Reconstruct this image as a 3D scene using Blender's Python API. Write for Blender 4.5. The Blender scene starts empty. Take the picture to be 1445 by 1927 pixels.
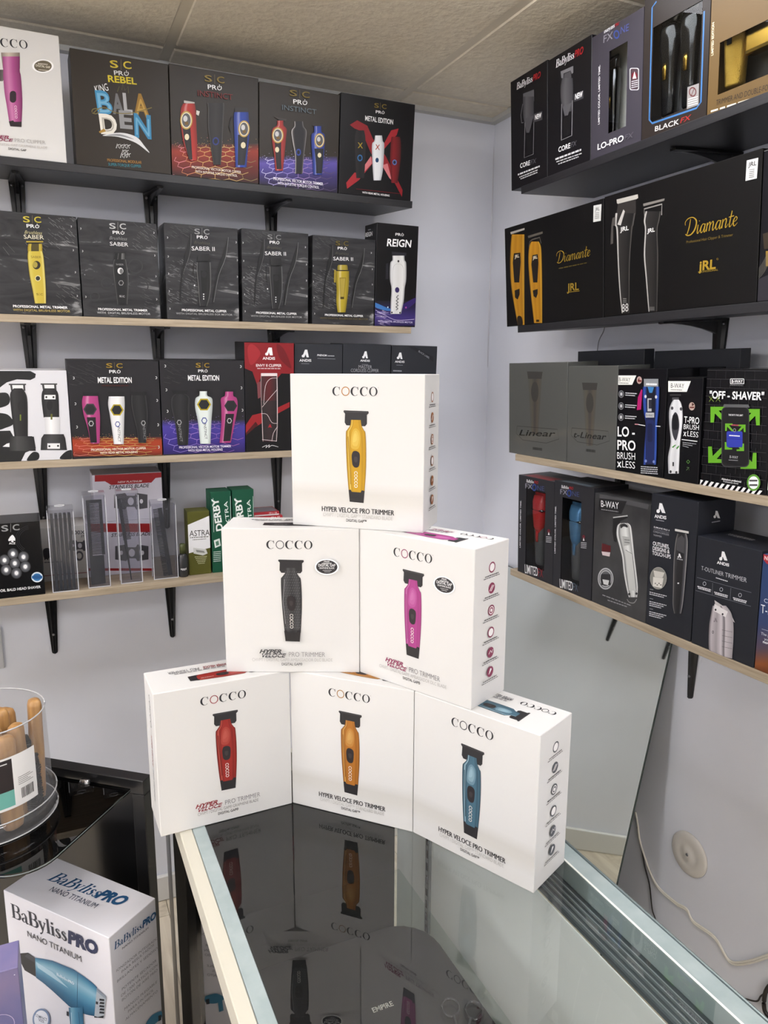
import bpy, bmesh, math, random
from mathutils import Vector, Matrix
from mathutils.geometry import tessellate_polygon
random.seed(7)
sc = bpy.context.scene
COL = sc.collection
R = math.radians

# ------------------------------------------------------------------ camera
# room frame (metres): corner of the two walls at x=0,y=0; back wall y=0, right wall x=0, floor z=0
FPX, YAW, PITCH, ROLL = 1396.9, 0.4302072, 0.1833524, 0.0033626
CAM = Vector((-1.35653, -2.13555, 1.595))
_f = Vector((math.sin(YAW)*math.cos(PITCH), math.cos(YAW)*math.cos(PITCH), -math.sin(PITCH)))
_r = Vector((math.cos(YAW), -math.sin(YAW), 0))
_u = _r.cross(_f)
_r2 = _r*math.cos(ROLL) + _u*math.sin(ROLL)
_u2 = -_r*math.sin(ROLL) + _u*math.cos(ROLL)
cd = bpy.data.cameras.new('camera')
cd.sensor_fit = 'VERTICAL'; cd.sensor_height = 32.0; cd.lens = FPX/1927*32.0
cd.clip_start = 0.02
cam = bpy.data.objects.new('camera', cd); COL.objects.link(cam)
cam.matrix_world = Matrix(((_r2.x,_u2.x,-_f.x,CAM.x),(_r2.y,_u2.y,-_f.y,CAM.y),(_r2.z,_u2.z,-_f.z,CAM.z),(0,0,0,1)))
sc.camera = cam

# ------------------------------------------------------------------ world, exposure
wd = bpy.data.worlds.new('world'); sc.world = wd; wd.use_nodes = True
wd.node_tree.nodes['Background'].inputs[0].default_value = (0.8, 0.85, 0.9, 1)
wd.node_tree.nodes['Background'].inputs[1].default_value = 0.3
sc.view_settings.view_transform = 'Standard'; sc.view_settings.look = 'None'
sc.view_settings.gamma = 1.0; sc.view_settings.use_curve_mapping = False
sc.view_settings.exposure = -0.12
sc.cycles.max_bounces = 8; sc.cycles.transparent_max_bounces = 20
sc.cycles.caustics_reflective = False; sc.cycles.caustics_refractive = False
CEIL = 2.377
LAMP_POWER = 33.0
LAMPS = [  # ceiling panel lamps: x, y (snapped to 0.65 m ceiling tiles), strength factor
    (-0.68, -1.10, 0.30), (-1.99, -1.10, 0.22), (-3.30, -1.10, 0.62), (-4.60, -1.10, 1.1), (-0.68, -3.06, 0.75), (-2.64, -3.06, 0.25), (-4.60, -3.06, 1.0), (-1.99, -5.02, 0.8), (-4.60, -5.02, 0.8)]

def hit(uv, p0, n):
    d = _r2*((uv[0]-722.5)/FPX) - _u2*((uv[1]-963.5)/FPX) + _f
    return CAM + d*((Vector(p0)-CAM).dot(n)/d.dot(n))
def proj(P):
    q = P-CAM
    z = q.dot(_f)
    return (722.5+FPX*q.dot(_r2)/z, 963.5-FPX*q.dot(_u2)/z)

# ------------------------------------------------------------------ colours, materials
def lin(c):
    return c/12.92 if c <= .04045 else ((c+.055)/1.055)**2.4
def C(h):
    if not isinstance(h, str): return h
    h = h.lstrip('#')
    return tuple(lin(int(h[i:i+2], 16)/255) for i in (0, 2, 4)) + (1.0,)
MATS = {}
def mat(name, col='#808080', rough=.5, metal=0., spec=.5, emit=None, bump=0., bscale=100.):
    if name in MATS: return MATS[name]
    m = bpy.data.materials.new(name); m.use_nodes = True
    if name.startswith('carton_') and spec == .5: spec = .25
    b = m.node_tree.nodes['Principled BSDF']
    b.inputs['Base Color'].default_value = C(col)
    b.inputs['Roughness'].default_value = rough
    b.inputs['Metallic'].default_value = metal
    b.inputs['Specular IOR Level'].default_value = spec
    if emit:
        b.inputs['Emission Color'].default_value = C(emit[0]); b.inputs['Emission Strength'].default_value = emit[1]
    if bump:
        nt = m.node_tree
        tc = nt.nodes.new('ShaderNodeTexCoord'); nz = nt.nodes.new('ShaderNodeTexNoise'); bp = nt.nodes.new('ShaderNodeBump')
        nz.inputs['Scale'].default_value = bscale; nz.inputs['Detail'].default_value = 4
        bp.inputs['Strength'].default_value = bump; bp.inputs['Distance'].default_value = .01
        nt.links.new(tc.outputs['Object'], nz.inputs['Vector']); nt.links.new(nz.outputs['Fac'], bp.inputs['Height'])
        nt.links.new(bp.outputs['Normal'], b.inputs['Normal'])
    MATS[name] = m
    return m
def noise_mat(name, c1, c2, scale, mapping=(1, 1, 1), rough=.5, lo=.35, hi=.65, bump=0., detail=5, distort=0., c3=None, spec=.5):
    if name in MATS: return MATS[name]
    m = mat(name, c1, rough, spec=spec); nt = m.node_tree; b = nt.nodes['Principled BSDF']
    tc = nt.nodes.new('ShaderNodeTexCoord'); mp = nt.nodes.new('ShaderNodeMapping')
    mp.inputs['Scale'].default_value = mapping
    nz = nt.nodes.new('ShaderNodeTexNoise'); nz.inputs['Scale'].default_value = scale
    nz.inputs['Detail'].default_value = detail; nz.inputs['Distortion'].default_value = distort
    rp = nt.nodes.new('ShaderNodeValToRGB')
    rp.color_ramp.elements[0].position = lo; rp.color_ramp.elements[0].color = C(c1)
    rp.color_ramp.elements[1].position = hi; rp.color_ramp.elements[1].color = C(c2)
    if c3:
        e = rp.color_ramp.elements.new(min(.99, hi+.1)); e.color = C(c3)
    nt.links.new(tc.outputs['Object'], mp.inputs['Vector']); nt.links.new(mp.outputs[0], nz.inputs['Vector'])
    nt.links.new(nz.outputs['Fac'], rp.inputs[0]); nt.links.new(rp.outputs[0], b.inputs['Base Color'])
    if bump:
        bp = nt.nodes.new('ShaderNodeBump'); bp.inputs['Strength'].default_value = bump; bp.inputs['Distance'].default_value = .004
        nt.links.new(nz.outputs['Fac'], bp.inputs['Height']); nt.links.new(bp.outputs['Normal'], b.inputs['Normal'])
    return m
def thin_glass(name, tint='#e8f2ee', ior=1.5, rough=0., milk=0., milkcol='#ffffff'):
    if name in MATS: return MATS[name]
    m = bpy.data.materials.new(name); m.use_nodes = True; nt = m.node_tree
    for n in list(nt.nodes): nt.nodes.remove(n)
    out = nt.nodes.new('ShaderNodeOutputMaterial')
    tr = nt.nodes.new('ShaderNodeBsdfTransparent'); tr.inputs[0].default_value = C(tint)
    gl = nt.nodes.new('ShaderNodeBsdfGlossy'); gl.inputs['Roughness'].default_value = rough
    fr = nt.nodes.new('ShaderNodeFresnel'); fr.inputs[0].default_value = ior
    mx = nt.nodes.new('ShaderNodeMixShader')
    ge = nt.nodes.new('ShaderNodeNewGeometry'); fx = nt.nodes.new('ShaderNodeMath'); fx.operation = 'SUBTRACT'; fx.use_clamp = True
    nt.links.new(fr.outputs[0], fx.inputs[0]); nt.links.new(ge.outputs['Backfacing'], fx.inputs[1])   # a sheet reflects once, on its outer face
    nt.links.new(fx.outputs[0], mx.inputs[0])
    base = tr
    if milk:
        df = nt.nodes.new('ShaderNodeBsdfDiffuse'); df.inputs[0].default_value = C(milkcol)
        mk = nt.nodes.new('ShaderNodeMixShader'); mk.inputs[0].default_value = milk
        nt.links.new(tr.outputs[0], mk.inputs[1]); nt.links.new(df.outputs[0], mk.inputs[2]); base = mk
    nt.links.new(base.outputs[0], mx.inputs[1]); nt.links.new(gl.outputs[0], mx.inputs[2])
    nt.links.new(mx.outputs[0], out.inputs[0])
    MATS[name] = m
    return m
def attr_mat(name, rough=.45, metal=0., spec=.35):
    m = mat(name, '#ffffff', rough, metal, spec); nt = m.node_tree
    a = nt.nodes.new('ShaderNodeAttribute'); a.attribute_name = 'Col'
    nt.links.new(a.outputs['Color'], nt.nodes['Principled BSDF'].inputs['Base Color'])
    return m
PRINT = attr_mat('printed_ink')
PRINTG = attr_mat('printed_gloss', .2, 0., .5)

# ------------------------------------------------------------------ mesh helpers
def link(name, me, m=None, parent=None, mw=None):
    o = bpy.data.objects.new(name, me); COL.objects.link(o)
    if m is not None and me is not None and not me.materials: me.materials.append(m)
    if parent is not None: o.parent = parent
    if mw is not None: o.matrix_world = mw
    return o
def tag(o, label=None, cat=None, group=None, kind=None):
    if label: o['label'] = label
    if cat: o['category'] = cat
    if group: o['group'] = group
    if kind: o['kind'] = kind
    return o
def empty(name, label, cat, mw=Matrix(), group=None):
    o = bpy.data.objects.new(name, None); COL.objects.link(o); o.matrix_world = mw
    o.empty_display_size = .05
    return tag(o, label, cat, group)
def bm_mesh(bm, name='mesh', smooth=False):
    me = bpy.data.meshes.new(name); bm.to_mesh(me); bm.free()
    if smooth:
        for p in me.polygons: p.use_smooth = True
    return me
def box_bm(bm, lo, hi):
    M = Matrix.Translation(((lo[0]+hi[0])/2, (lo[1]+hi[1])/2, (lo[2]+hi[2])/2)) @ Matrix.Diagonal((hi[0]-lo[0], hi[1]-lo[1], hi[2]-lo[2], 1))
    return bmesh.ops.create_cube(bm, size=1, matrix=M)['verts']
def box(lo, hi, bev=0., seg=1):
    bm = bmesh.new(); box_bm(bm, lo, hi)
    if bev: bmesh.ops.bevel(bm, geom=bm.edges[:], offset=bev, segments=seg, affect='EDGES', profile=.6)
    return bm_mesh(bm)
def tube(pts, r, seg=8, closed_ends=True, sx=1., sy=1.):
    """tube along points (Vectors)"""
    bm = bmesh.new(); rings = []; pts = [Vector(p) for p in pts]; n = len(pts)
    rr = r if isinstance(r, (list, tuple)) else [r]*n
    ref = Vector((0, 0, 1))
    for i, p in enumerate(pts):
        t = (pts[min(i+1, n-1)]-pts[max(i-1, 0)]).normalized()
        a = t.cross(ref)
        if a.length < .05: a = t.cross(Vector((0, 1, 0)))
        a.normalize(); b = t.cross(a)
        rings.append([bm.verts.new(p+(a*math.cos(2*math.pi*k/seg)*sx+b*math.sin(2*math.pi*k/seg)*sy)*rr[i]) for k in range(seg)])
    for i in range(n-1):
        for k in range(seg):
            bm.faces.new((rings[i][k], rings[i][(k+1) % seg], rings[i+1][(k+1) % seg], rings[i+1][k]))
    if closed_ends:
        bm.faces.new(rings[0][::-1]); bm.faces.new(rings[-1])
    bmesh.ops.recalc_face_normals(bm, faces=bm.faces[:])
    return bm_mesh(bm, smooth=True)
def catmull(pts, n=6, closed=False):
    P = [Vector(p) for p in pts]; out = []; m = len(P)
    rng = range(m) if closed else range(m-1)
    for i in rng:
        g = (lambda k: P[k % m]) if closed else (lambda k: P[max(0, min(m-1, k))])
        p0, p1, p2, p3 = g(i-1), g(i), g(i+1), g(i+2)
        for j in range(n):
            t = j/n
            out.append(.5*((2*p1)+(p2-p0)*t+(2*p0-5*p1+4*p2-p3)*t*t+(3*p1-p0-3*p2+p3)*t**3))
    if not closed: out.append(P[-1])
    return out
def loft(rows, seg=20, power=2.6, cap=True):
    """rows: (z, cx, cy, rx, ry) superellipse sections"""
    bm = bmesh.new(); rings = []
    for z, cx, cy, rx, ry in rows:
        ring = []
        for k in range(seg):
            a = 2*math.pi*k/seg; c, s = math.cos(a), math.sin(a)
            ring.append(bm.verts.new((cx+rx*math.copysign(abs(c)**(2/power), c), cy+ry*math.copysign(abs(s)**(2/power), s), z)))
        rings.append(ring)
    for i in range(len(rings)-1):
        for k in range(seg):
            bm.faces.new((rings[i][k], rings[i][(k+1) % seg], rings[i+1][(k+1) % seg], rings[i+1][k]))
    if cap:
        bm.faces.new(rings[0][::-1]); bm.faces.new(rings[-1])
    bmesh.ops.recalc_face_normals(bm, faces=bm.faces[:])
    return bm_mesh(bm, smooth=True)
def prism(pts, y0, y1, axis='y'):
    """extrude an outline (a,b) along an axis; a,b are the other two axes in order"""
    bm = bmesh.new()
    def mk(a, b, t): return {'y': (a, t, b), 'x': (t, a, b), 'z': (a, b, t)}[axis]
    v0 = [bm.verts.new(mk(a, b, y0)) for a, b in pts]; v1 = [bm.verts.new(mk(a, b, y1)) for a, b in pts]
    n = len(pts)
    for i in range(n): bm.faces.new((v0[i], v0[(i+1) % n], v1[(i+1) % n], v1[i]))
    bm.faces.new(v0[::-1]); bm.faces.new(v1)
    bmesh.ops.recalc_face_normals(bm, faces=bm.faces[:])
    return bm_mesh(bm)

# ------------------------------------------------------------------ flat print on faces
_GL = {}
def glyphs(s, bold=0., shear=0.):
    k = (s, bold, shear)
    if k in _GL: return _GL[k]
    cu = bpy.data.curves.new('lettering', 'FONT'); cu.body = s; cu.size = 1; cu.resolution_u = 3
    cu.offset = bold; cu.shear = shear
    ob = bpy.data.objects.new('lettering', cu)
    me = bpy.data.meshes.new_from_object(ob)
    V = [(v.co.x, v.co.y) for v in me.vertices]; F = [tuple(p.vertices) for p in me.polygons]
    bpy.data.objects.remove(ob); bpy.data.meshes.remove(me); bpy.data.curves.remove(cu)
    _GL[k] = (V, F)
    return V, F
_cap = glyphs('H'); CAPH = max(v[1] for v in _cap[0])

SERIF = {  # strokes (points, widths) with a cap height of 1
 'B': (.80, [([(.18,0),(.18,1)],[.2,.2]), ([(0,.025),(.46,.025)],[.05,.05]), ([(0,.975),(.44,.975)],[.05,.05]), ([(.2,.52),(.46,.52)],[.05,.05]),
             ([(.42,.975),(.6,.92),(.65,.76),(.6,.6),(.42,.52)],[.05,.13,.18,.13,.05]), ([(.44,.52),(.65,.45),(.71,.27),(.64,.09),(.44,.025)],[.05,.14,.2,.14,.05])]),
 'a': (.62, [([(.42,.46),(.42,.1),(.5,.02),(.6,.06)],[.17,.17,.1,.04]), ([(.08,.48),(.18,.6),(.32,.63),(.42,.44)],[.13,.06,.07,.17]),
             ([(.42,.37),(.22,.31),(.11,.17),(.2,.04),(.4,.12)],[.04,.07,.16,.07,.04])]),
 'y': (.62, [([(.12,.62),(.34,.06)],[.18,.15]), ([(.54,.62),(.34,.06),(.25,-.16),(.1,-.26)],[.06,.07,.06,.13]), ([(0,.615),(.28,.615)],[.05,.05]), ([(.42,.615),(.64,.615)],[.05,.05])]),
 'l': (.36, [([(.18,0),(.18,1)],[.17,.17]), ([(.02,.025),(.34,.025)],[.05,.05]), ([(.02,.95),(.2,.975)],[.05,.06])]),
 'i': (.36, [([(.18,0),(.18,.63)],[.17,.17]), ([(.02,.025),(.34,.025)],[.05,.05]), ([(.02,.6),(.2,.605)],[.05,.06]), ([(.18,.76),(.18,.92)],[.17,.17])]),
 's': (.47, [([(.38,.5),(.24,.615),(.11,.5),(.2,.37),(.33,.26),(.36,.11),(.22,.02),(.06,.15)],[.07,.06,.13,.15,.16,.13,.06,.08])]),
}
SCRIPT = {
 'D': (.95, [([(.3,.92),(.25,.45),(.12,.06)],[.05,.09,.06]), ([(-.12,.62),(-.15,.82),(.1,.98),(.5,.98),(.85,.72),(.8,.3),(.5,.04),(.16,.02),(-.02,.12)],[.04,.05,.05,.05,.1,.12,.08,.05,.04])]),
 'i': (.3, [([(.1,.5),(.08,.12),(.16,.02),(.32,.2)],[.08,.08,.05,.03]), ([(.16,.68),(.17,.72)],[.08,.08])]),
 'a': (.52, [([(.4,.44),(.2,.48),(.06,.24),(.14,.02),(.3,.12),(.42,.48)],[.04,.05,.1,.05,.04,.05]), ([(.42,.48),(.38,.12),(.44,.02),(.58,.2)],[.08,.08,.05,.03])]),
 'm': (.78, [([(.08,.5),(.06,.02)],[.08,.08]), ([(.08,.3),(.24,.5),(.33,.42),(.3,.02)],[.03,.05,.08,.08]), ([(.32,.3),(.5,.5),(.6,.42),(.58,.12),(.64,.02),(.8,.2)],[.03,.05,.08,.08,.05,.03])]),
 'n': (.54, [([(.08,.5),(.06,.02)],[.08,.08]), ([(.08,.3),(.26,.5),(.37,.42),(.34,.12),(.4,.02),(.56,.2)],[.03,.05,.08,.08,.05,.03])]),
 't': (.36, [([(.2,.85),(.12,.14),(.2,.02),(.36,.18)],[.07,.08,.05,.03]), ([(0,.54),(.4,.56)],[.05,.05])]),
 'e': (.42, [([(.06,.24),(.24,.28),(.32,.4),(.2,.49),(.07,.34),(.07,.14),(.18,.01),(.4,.16)],[.03,.04,.06,.05,.09,.09,.05,.03])]),
}
class Art:
    """collects flat print on one face; coordinates come from a zoom of the photo (view) or from 0..1 face coordinates"""
    def __init__(self, owner, O, ua, ub, n, La, Lb, view=None):
        self.owner, self.O, self.ua, self.ub, self.n, self.La, self.Lb = owner, O, ua, ub, n, La, Lb
        self.view = view; self.parts = []; self.cur = None; self.layer = 0; self.done = False
        if view:
            mw = owner.mw
            cs = [proj(mw @ (O+ua*a+ub*b)) for a, b in ((0, 0), (La, 0), (La, Lb), (0, Lb))]
            self.H = self._homog(cs, [(0, 0), (La, 0), (La, Lb), (0, Lb)]); self.upv = -1
        else: self.upv = 1
        ARTS.append(self)
    @staticmethod
    def _homog(s, d):
        A = []
        for (x, y), (X, Y) in zip(s, d):
            A.append([x, y, 1, 0, 0, 0, -X*x, -X*y, X]); A.append([0, 0, 0, x, y, 1, -Y*x, -Y*y, Y])
        n = 8
        for i in range(n):
            p = max(range(i, n), key=lambda k: abs(A[k][i])); A[i], A[p] = A[p], A[i]
            pv = A[i][i]; A[i] = [v/pv for v in A[i]]
            for k in range(n):
                if k != i and A[k][i]:
                    f = A[k][i]; A[k] = [a-f*b for a, b in zip(A[k], A[i])]
        return [A[i][8] for i in range(8)]+[1.]
    def m(self, x, y):
        if not self.view: return (x*self.La, y*self.Lb)
        x = self.view[0]+x/self.view[2]; y = self.view[1]+y/self.view[2]; h = self.H
        w = h[6]*x+h[7]*y+h[8]
        return ((h[0]*x+h[1]*y+h[2])/w, (h[3]*x+h[4]*y+h[5])/w)
    def clamp(self, p): return (min(max(p[0], .0003), self.La-.0003), min(max(p[1], .0003), self.Lb-.0003))
    def part(self, name, m=None):
        self.cur = dict(name=name, V=[], F=[], K=[], m=m or PRINT); self.parts.append(self.cur); return self
    def _add(self, pts, faces, cols):
        if self.cur is None: self.part('front_print')
        c = self.cur; b = len(c['V']); e = .0002+self.layer*2e-5; self.layer += 1
        for p in pts:
            p = self.clamp(p)
            c['V'].append(self.O+self.ua*p[0]+self.ub*p[1]+self.n*e)
        for f in faces: c['F'].append(tuple(i+b for i in f))
        ks = [C(k) for k in cols] if isinstance(cols, list) else [C(cols)]*len(pts)
        for k in ks:   # printing ink: strong colours are a little darker than on a screen
            g = 1-.38*(max(k[:3])-min(k[:3]))/max(max(k[:3]), 1e-4)
            c['K'].append((k[0]*g, k[1]*g, k[2]*g, 1.))
    def p(self, pts, col, raw=False):
        q = pts if raw else [self.m(*p) for p in pts]
        tri = tessellate_polygon([[Vector((a, b, 0)) for a, b in q]])
        self._add(q, tri, col)
    def sp(self, pts, col, n=5):
        self.p([(v.x, v.y) for v in catmull([(a, b, 0) for a, b in pts], n, True)], col)
    def r(self, x0, y0, x1, y1, col): self.p([(x0, y0), (x1, y0), (x1, y1), (x0, y1)], col)
    def rr(self, x0, y0, x1, y1, rad, col, asp=1.):
        P = []
        for cx, cy, a0 in ((x1-rad, y0+rad*asp, -90), (x1-rad, y1-rad*asp, 0), (x0+rad, y1-rad*asp, 90), (x0+rad, y0+rad*asp, 180)):
            for k in range(5):
                a = R(a0+k*22.5); P.append((cx+rad*math.cos(a), cy+rad*asp*math.sin(a)))
        self.p(P, col)
    def e(self, cx, cy, rx, ry, col, n=24):
        self.p([(cx+rx*math.cos(2*math.pi*k/n), cy+ry*math.sin(2*math.pi*k/n)) for k in range(n)], col)
    def ring(self, cx, cy, rx, ry, w, col, n=28, a0=0, a1=360):
        o, i = [], []
        for k in range(n+1):
            a = R(a0+(a1-a0)*k/n)
            o.append(self.m(cx+rx*math.cos(a), cy+ry*math.sin(a))); i.append(self.m(cx+(rx-w)*math.cos(a), cy+(ry-w*ry/rx)*math.sin(a)))
        self.strip(o, i, col)
    def strip(self, o, i, col):
        n = len(o); self._add(o+i, [(k, k+1, n+k+1, n+k) for k in range(n-1)], col)
    def l(self, pts, w, col, closed=False, raw=False, smooth=0):
        if smooth: pts = [(v.x, v.y) for v in catmull([(a, b, 0) for a, b in pts], smooth, closed)]
        q = [Vector((*(p if raw else self.m(*p)), 0)) for p in pts]
        if closed: q.append(q[0])
        if raw: W = w if isinstance(w, list) else [w]*len(q)
        else:
            a, b = Vector(self.m(*pts[0])), Vector(self.m(pts[0][0], pts[0][1]+1)); s = (b-a).length
            W = [w*s]*len(q)
        L, Rr = [], []
        for k, p in enumerate(q):
            t = (q[min(k+1, len(q)-1)]-q[max(k-1, 0)])
            if t.length < 1e-9: t = Vector((1, 0, 0))
            t.normalize(); nn = Vector((-t.y, t.x, 0))*W[k]*.5
            L.append((p+nn)[:2]); Rr.append((p-nn)[:2])
        self.strip(L, Rr, col)
    def _frame(self, x0, y0, x1, y1, h):
        a = Vector(self.m(x0, y0)); b = Vector(self.m(x1, y1))
        up = Vector(self.m(x0, y0+self.upv*h))-a if self.view else Vector((0, h*self.Lb))
        d = (b-a); L = d.length; d.normalize()
        return a, d, Vector((-d.y, d.x)), L, up.length
    def t(self, s, x0, y0, x1, y1, h, col, b=0., sh=0.):
        V, F = glyphs(s, b, sh)
        if not V: return
        a, d, n, L, hm = self._frame(x0, y0, x1, y1, h)
        mn = min(v[0] for v in V); mx = max(v[0] for v in V); sx = L/(mx-mn); sy = hm/CAPH
        self._add([tuple(a+d*((v[0]-mn)*sx)+n*(v[1]*sy)) for v in V], F, col)
    def strokes(self, s, table, x0, y0, x1, y1, h, col, sh=0.):
        a, d, n, L, hm = self._frame(x0, y0, x1, y1, h)
        tot = sum(table[c][0] for c in s); sx = L/tot; off = 0.
        for c in s:
            adv, st = table[c]
            for pts, ws in st:
                if len(pts) > 2:
                    pw = catmull([(p[0], p[1], w) for p, w in zip(pts, ws)], 4)
                else: pw = [Vector((p[0], p[1], w)) for p, w in zip(pts, ws)]
                Lp, Rp = [], []
                for k, v in enumerate(pw):
                    t = pw[min(k+1, len(pw)-1)]-pw[max(k-1, 0)]; t = Vector((t.x, t.y))
                    if t.length < 1e-9: t = Vector((1, 0))
                    t.normalize(); nn = Vector((-t.y, t.x))*v.z*.5
                    for Q, sg in ((Lp, 1), (Rp, -1)):
                        ex = v.x+sg*nn.x; ey = v.y+sg*nn.y
                        Q.append(tuple(a+d*((off+ex+sh*ey)*sx)+n*(ey*hm)))
                self.strip(Lp, Rp, col)
            off += adv
    def cocco(self, x0, y0, x1, y1, h, ringcol, ink='#26262b'):
        a, d, n, L, hm = self._frame(x0, y0, x1, y1, h)
        pitch = L/(4*.94+.82+.12)
        f = lambda ex, ey: tuple(a+d*(ex*pitch)+n*(ey*hm))
        for k, ch in enumerate('COCCO'):
            cx = k*.94+.42
            if ch == 'O':
                col = ringcol if k == 1 else ink; iw = (.34, .42) if k == 1 else (.262, .47)
                o = [f(cx+.42*math.cos(R(t)), .5+.51*math.sin(R(t))) for t in range(0, 361, 12)]
                i = [f(cx+iw[0]*math.cos(R(t)), .5+iw[1]*math.sin(R(t))) for t in range(0, 361, 12)]
                self.strip(o, i, col)
            else:
                o = [f(cx+.42*math.cos(R(t)), .5+.51*math.sin(R(t))) for t in range(44, 318, 10)]
                i = [f(cx+.05+.275*math.cos(R(t)), .5+.47*math.sin(R(t))) for t in range(44, 318, 10)]
                self.strip(o, i, ink)
                self.p([f(cx+.28, .98), f(cx+.34, .98), f(cx+.36, .66), f(cx+.31, .66)], ink, raw=True)
        self.ring_raw(f(4*.94+.93, .93), hm*.05, hm*.012, '#777777')
    def ring_raw(self, c, r, w, col):
        o = [(c[0]+r*math.cos(R(t)), c[1]+r*math.sin(R(t))) for t in range(0, 361, 30)]
        i = [(c[0]+(r-w)*math.cos(R(t)), c[1]+(r-w)*math.sin(R(t))) for t in range(0, 361, 30)]
        self.strip(o, i, col)
    def d(self, rows, stops, sm=True):
        """picture body: rows (y, xl, xr) from top to bottom, stops (t, colour) across"""
        if sm: rows = [tuple(v) for v in catmull(rows, 4)]
        nc = len(stops); P = []; K = []
        for y, a, b in rows:
            for t, c in stops: P.append(self.m(a+(b-a)*t, y)); K.append(c)
        F = [(i*nc+j, i*nc+j+1, (i+1)*nc+j+1, (i+1)*nc+j) for i in range(len(rows)-1) for j in range(nc-1)]
        self._add(P, F, K)
    def v(self, x0, y0, x1, y1, stops):
        """vertical colour gradient patch"""
        P = []; K = []
        for t, c in stops:
            P += [self.m(x0, y0+(y1-y0)*t), self.m(x1, y0+(y1-y0)*t)]; K += [c, c]
        self._add(P, [(2*i, 2*i+1, 2*i+3, 2*i+2) for i in range(len(stops)-1)], K)
    def gk(self, x0, y0, x1, y1, h, col, seed=1):
        """a line of print too small to read: short dashes"""
        rg = random.Random(seed*31+int(x0)); t = 0.
        while t < 1:
            e = min(1, t+rg.uniform(.06, .16))
            self.l([(x0+(x1-x0)*t, y0+(y1-y0)*t), (x0+(x1-x0)*e, y0+(y1-y0)*e)], h, col); t = e+.025
    def hexfloor(self, x0, y0, x1, y1, base, lines, n=7, lw=1.6):
        self.v(x0, y0, x1, y1, base)
        m = []
        for j in range(-1, n+2):
            for i in range(-1, n+2):
                cx = (i+.5*(j % 2))/n; cz = j/(n*1.0)
                m.append([(cx+.58/n*math.cos(R(60*k+30)), cz+.67/n*math.sin(R(60*k+30))) for k in range(6)])
        for hx in m:
            q = []
            for X, Z in hx:
                if Z < 0 or Z > 1.0: break
                x = (x0+x1)/2+(X-.5)*(x1-x0)*(.75+.6*Z)
                if x < x0 or x > x1: break
                q.append((x, y0+(y1-y0)*(Z**1.35)))
            if len(q) == 6:
                k = int(min(len(lines)-1, max(0, (sum(p[0] for p in q)/6-x0)/(x1-x0)*len(lines))))
                self.l(q[:4], lw, lines[k])
        rg = random.Random(3)
        for k in range(70):
            x = rg.uniform(x0, x1); y = y0-rg.uniform(0, .18)*(y1-y0)+rg.uniform(0, .2)*(y1-y0)
            self.r(x-1.5, y-1, x+1.5, y+1, lines[rg.randrange(len(lines))])
    def build(self):
        if self.done: return
        self.done = True
        for c in self.parts:
            if not c['V']: continue
            me = bpy.data.meshes.new(c['name']); me.from_pydata([tuple(v) for v in c['V']], [], c['F'])
            ca = me.color_attributes.new('Col', 'FLOAT_COLOR', 'POINT')
            ca.data.foreach_set('color', [x for k in c['K'] for x in k])
            me.update(); ob = link(c['name'], me, c['m'], self.owner.ob)
            if c['name'] in STUFF_PRINT: ob['kind'] = 'stuff'
ARTS = []
STUFF_PRINT = {'scratch_print', 'floor_picture', 'star_print', 'brick_print', 'pattern_print', 'stripe_band', 'glow_picture'}
VW = dict(A1=(0, 0, 3.0104), A2=(300, 100, 2.89), A3=(0, 380, 3.1413), A4=(420, 380, 3.4405), A5=(0, 640, 3.1413), A6=(0, 860, 2.5804),
          R1=(940, 0, 2.8614), R2=(930, 280, 2.8058), R3=(940, 650, 2.8614), R4=(940, 860, 2.8614), C1=(420, 620, 3.2841),
          L1=(0, 1250, 4.0139), L2=(0, 1580, 4.0139), J=(0, 1280, 5.0711), B4=(0, 1060, 9.03), S8=(1200, 640, 5.898), O=(0, 0, 1.))

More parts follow.
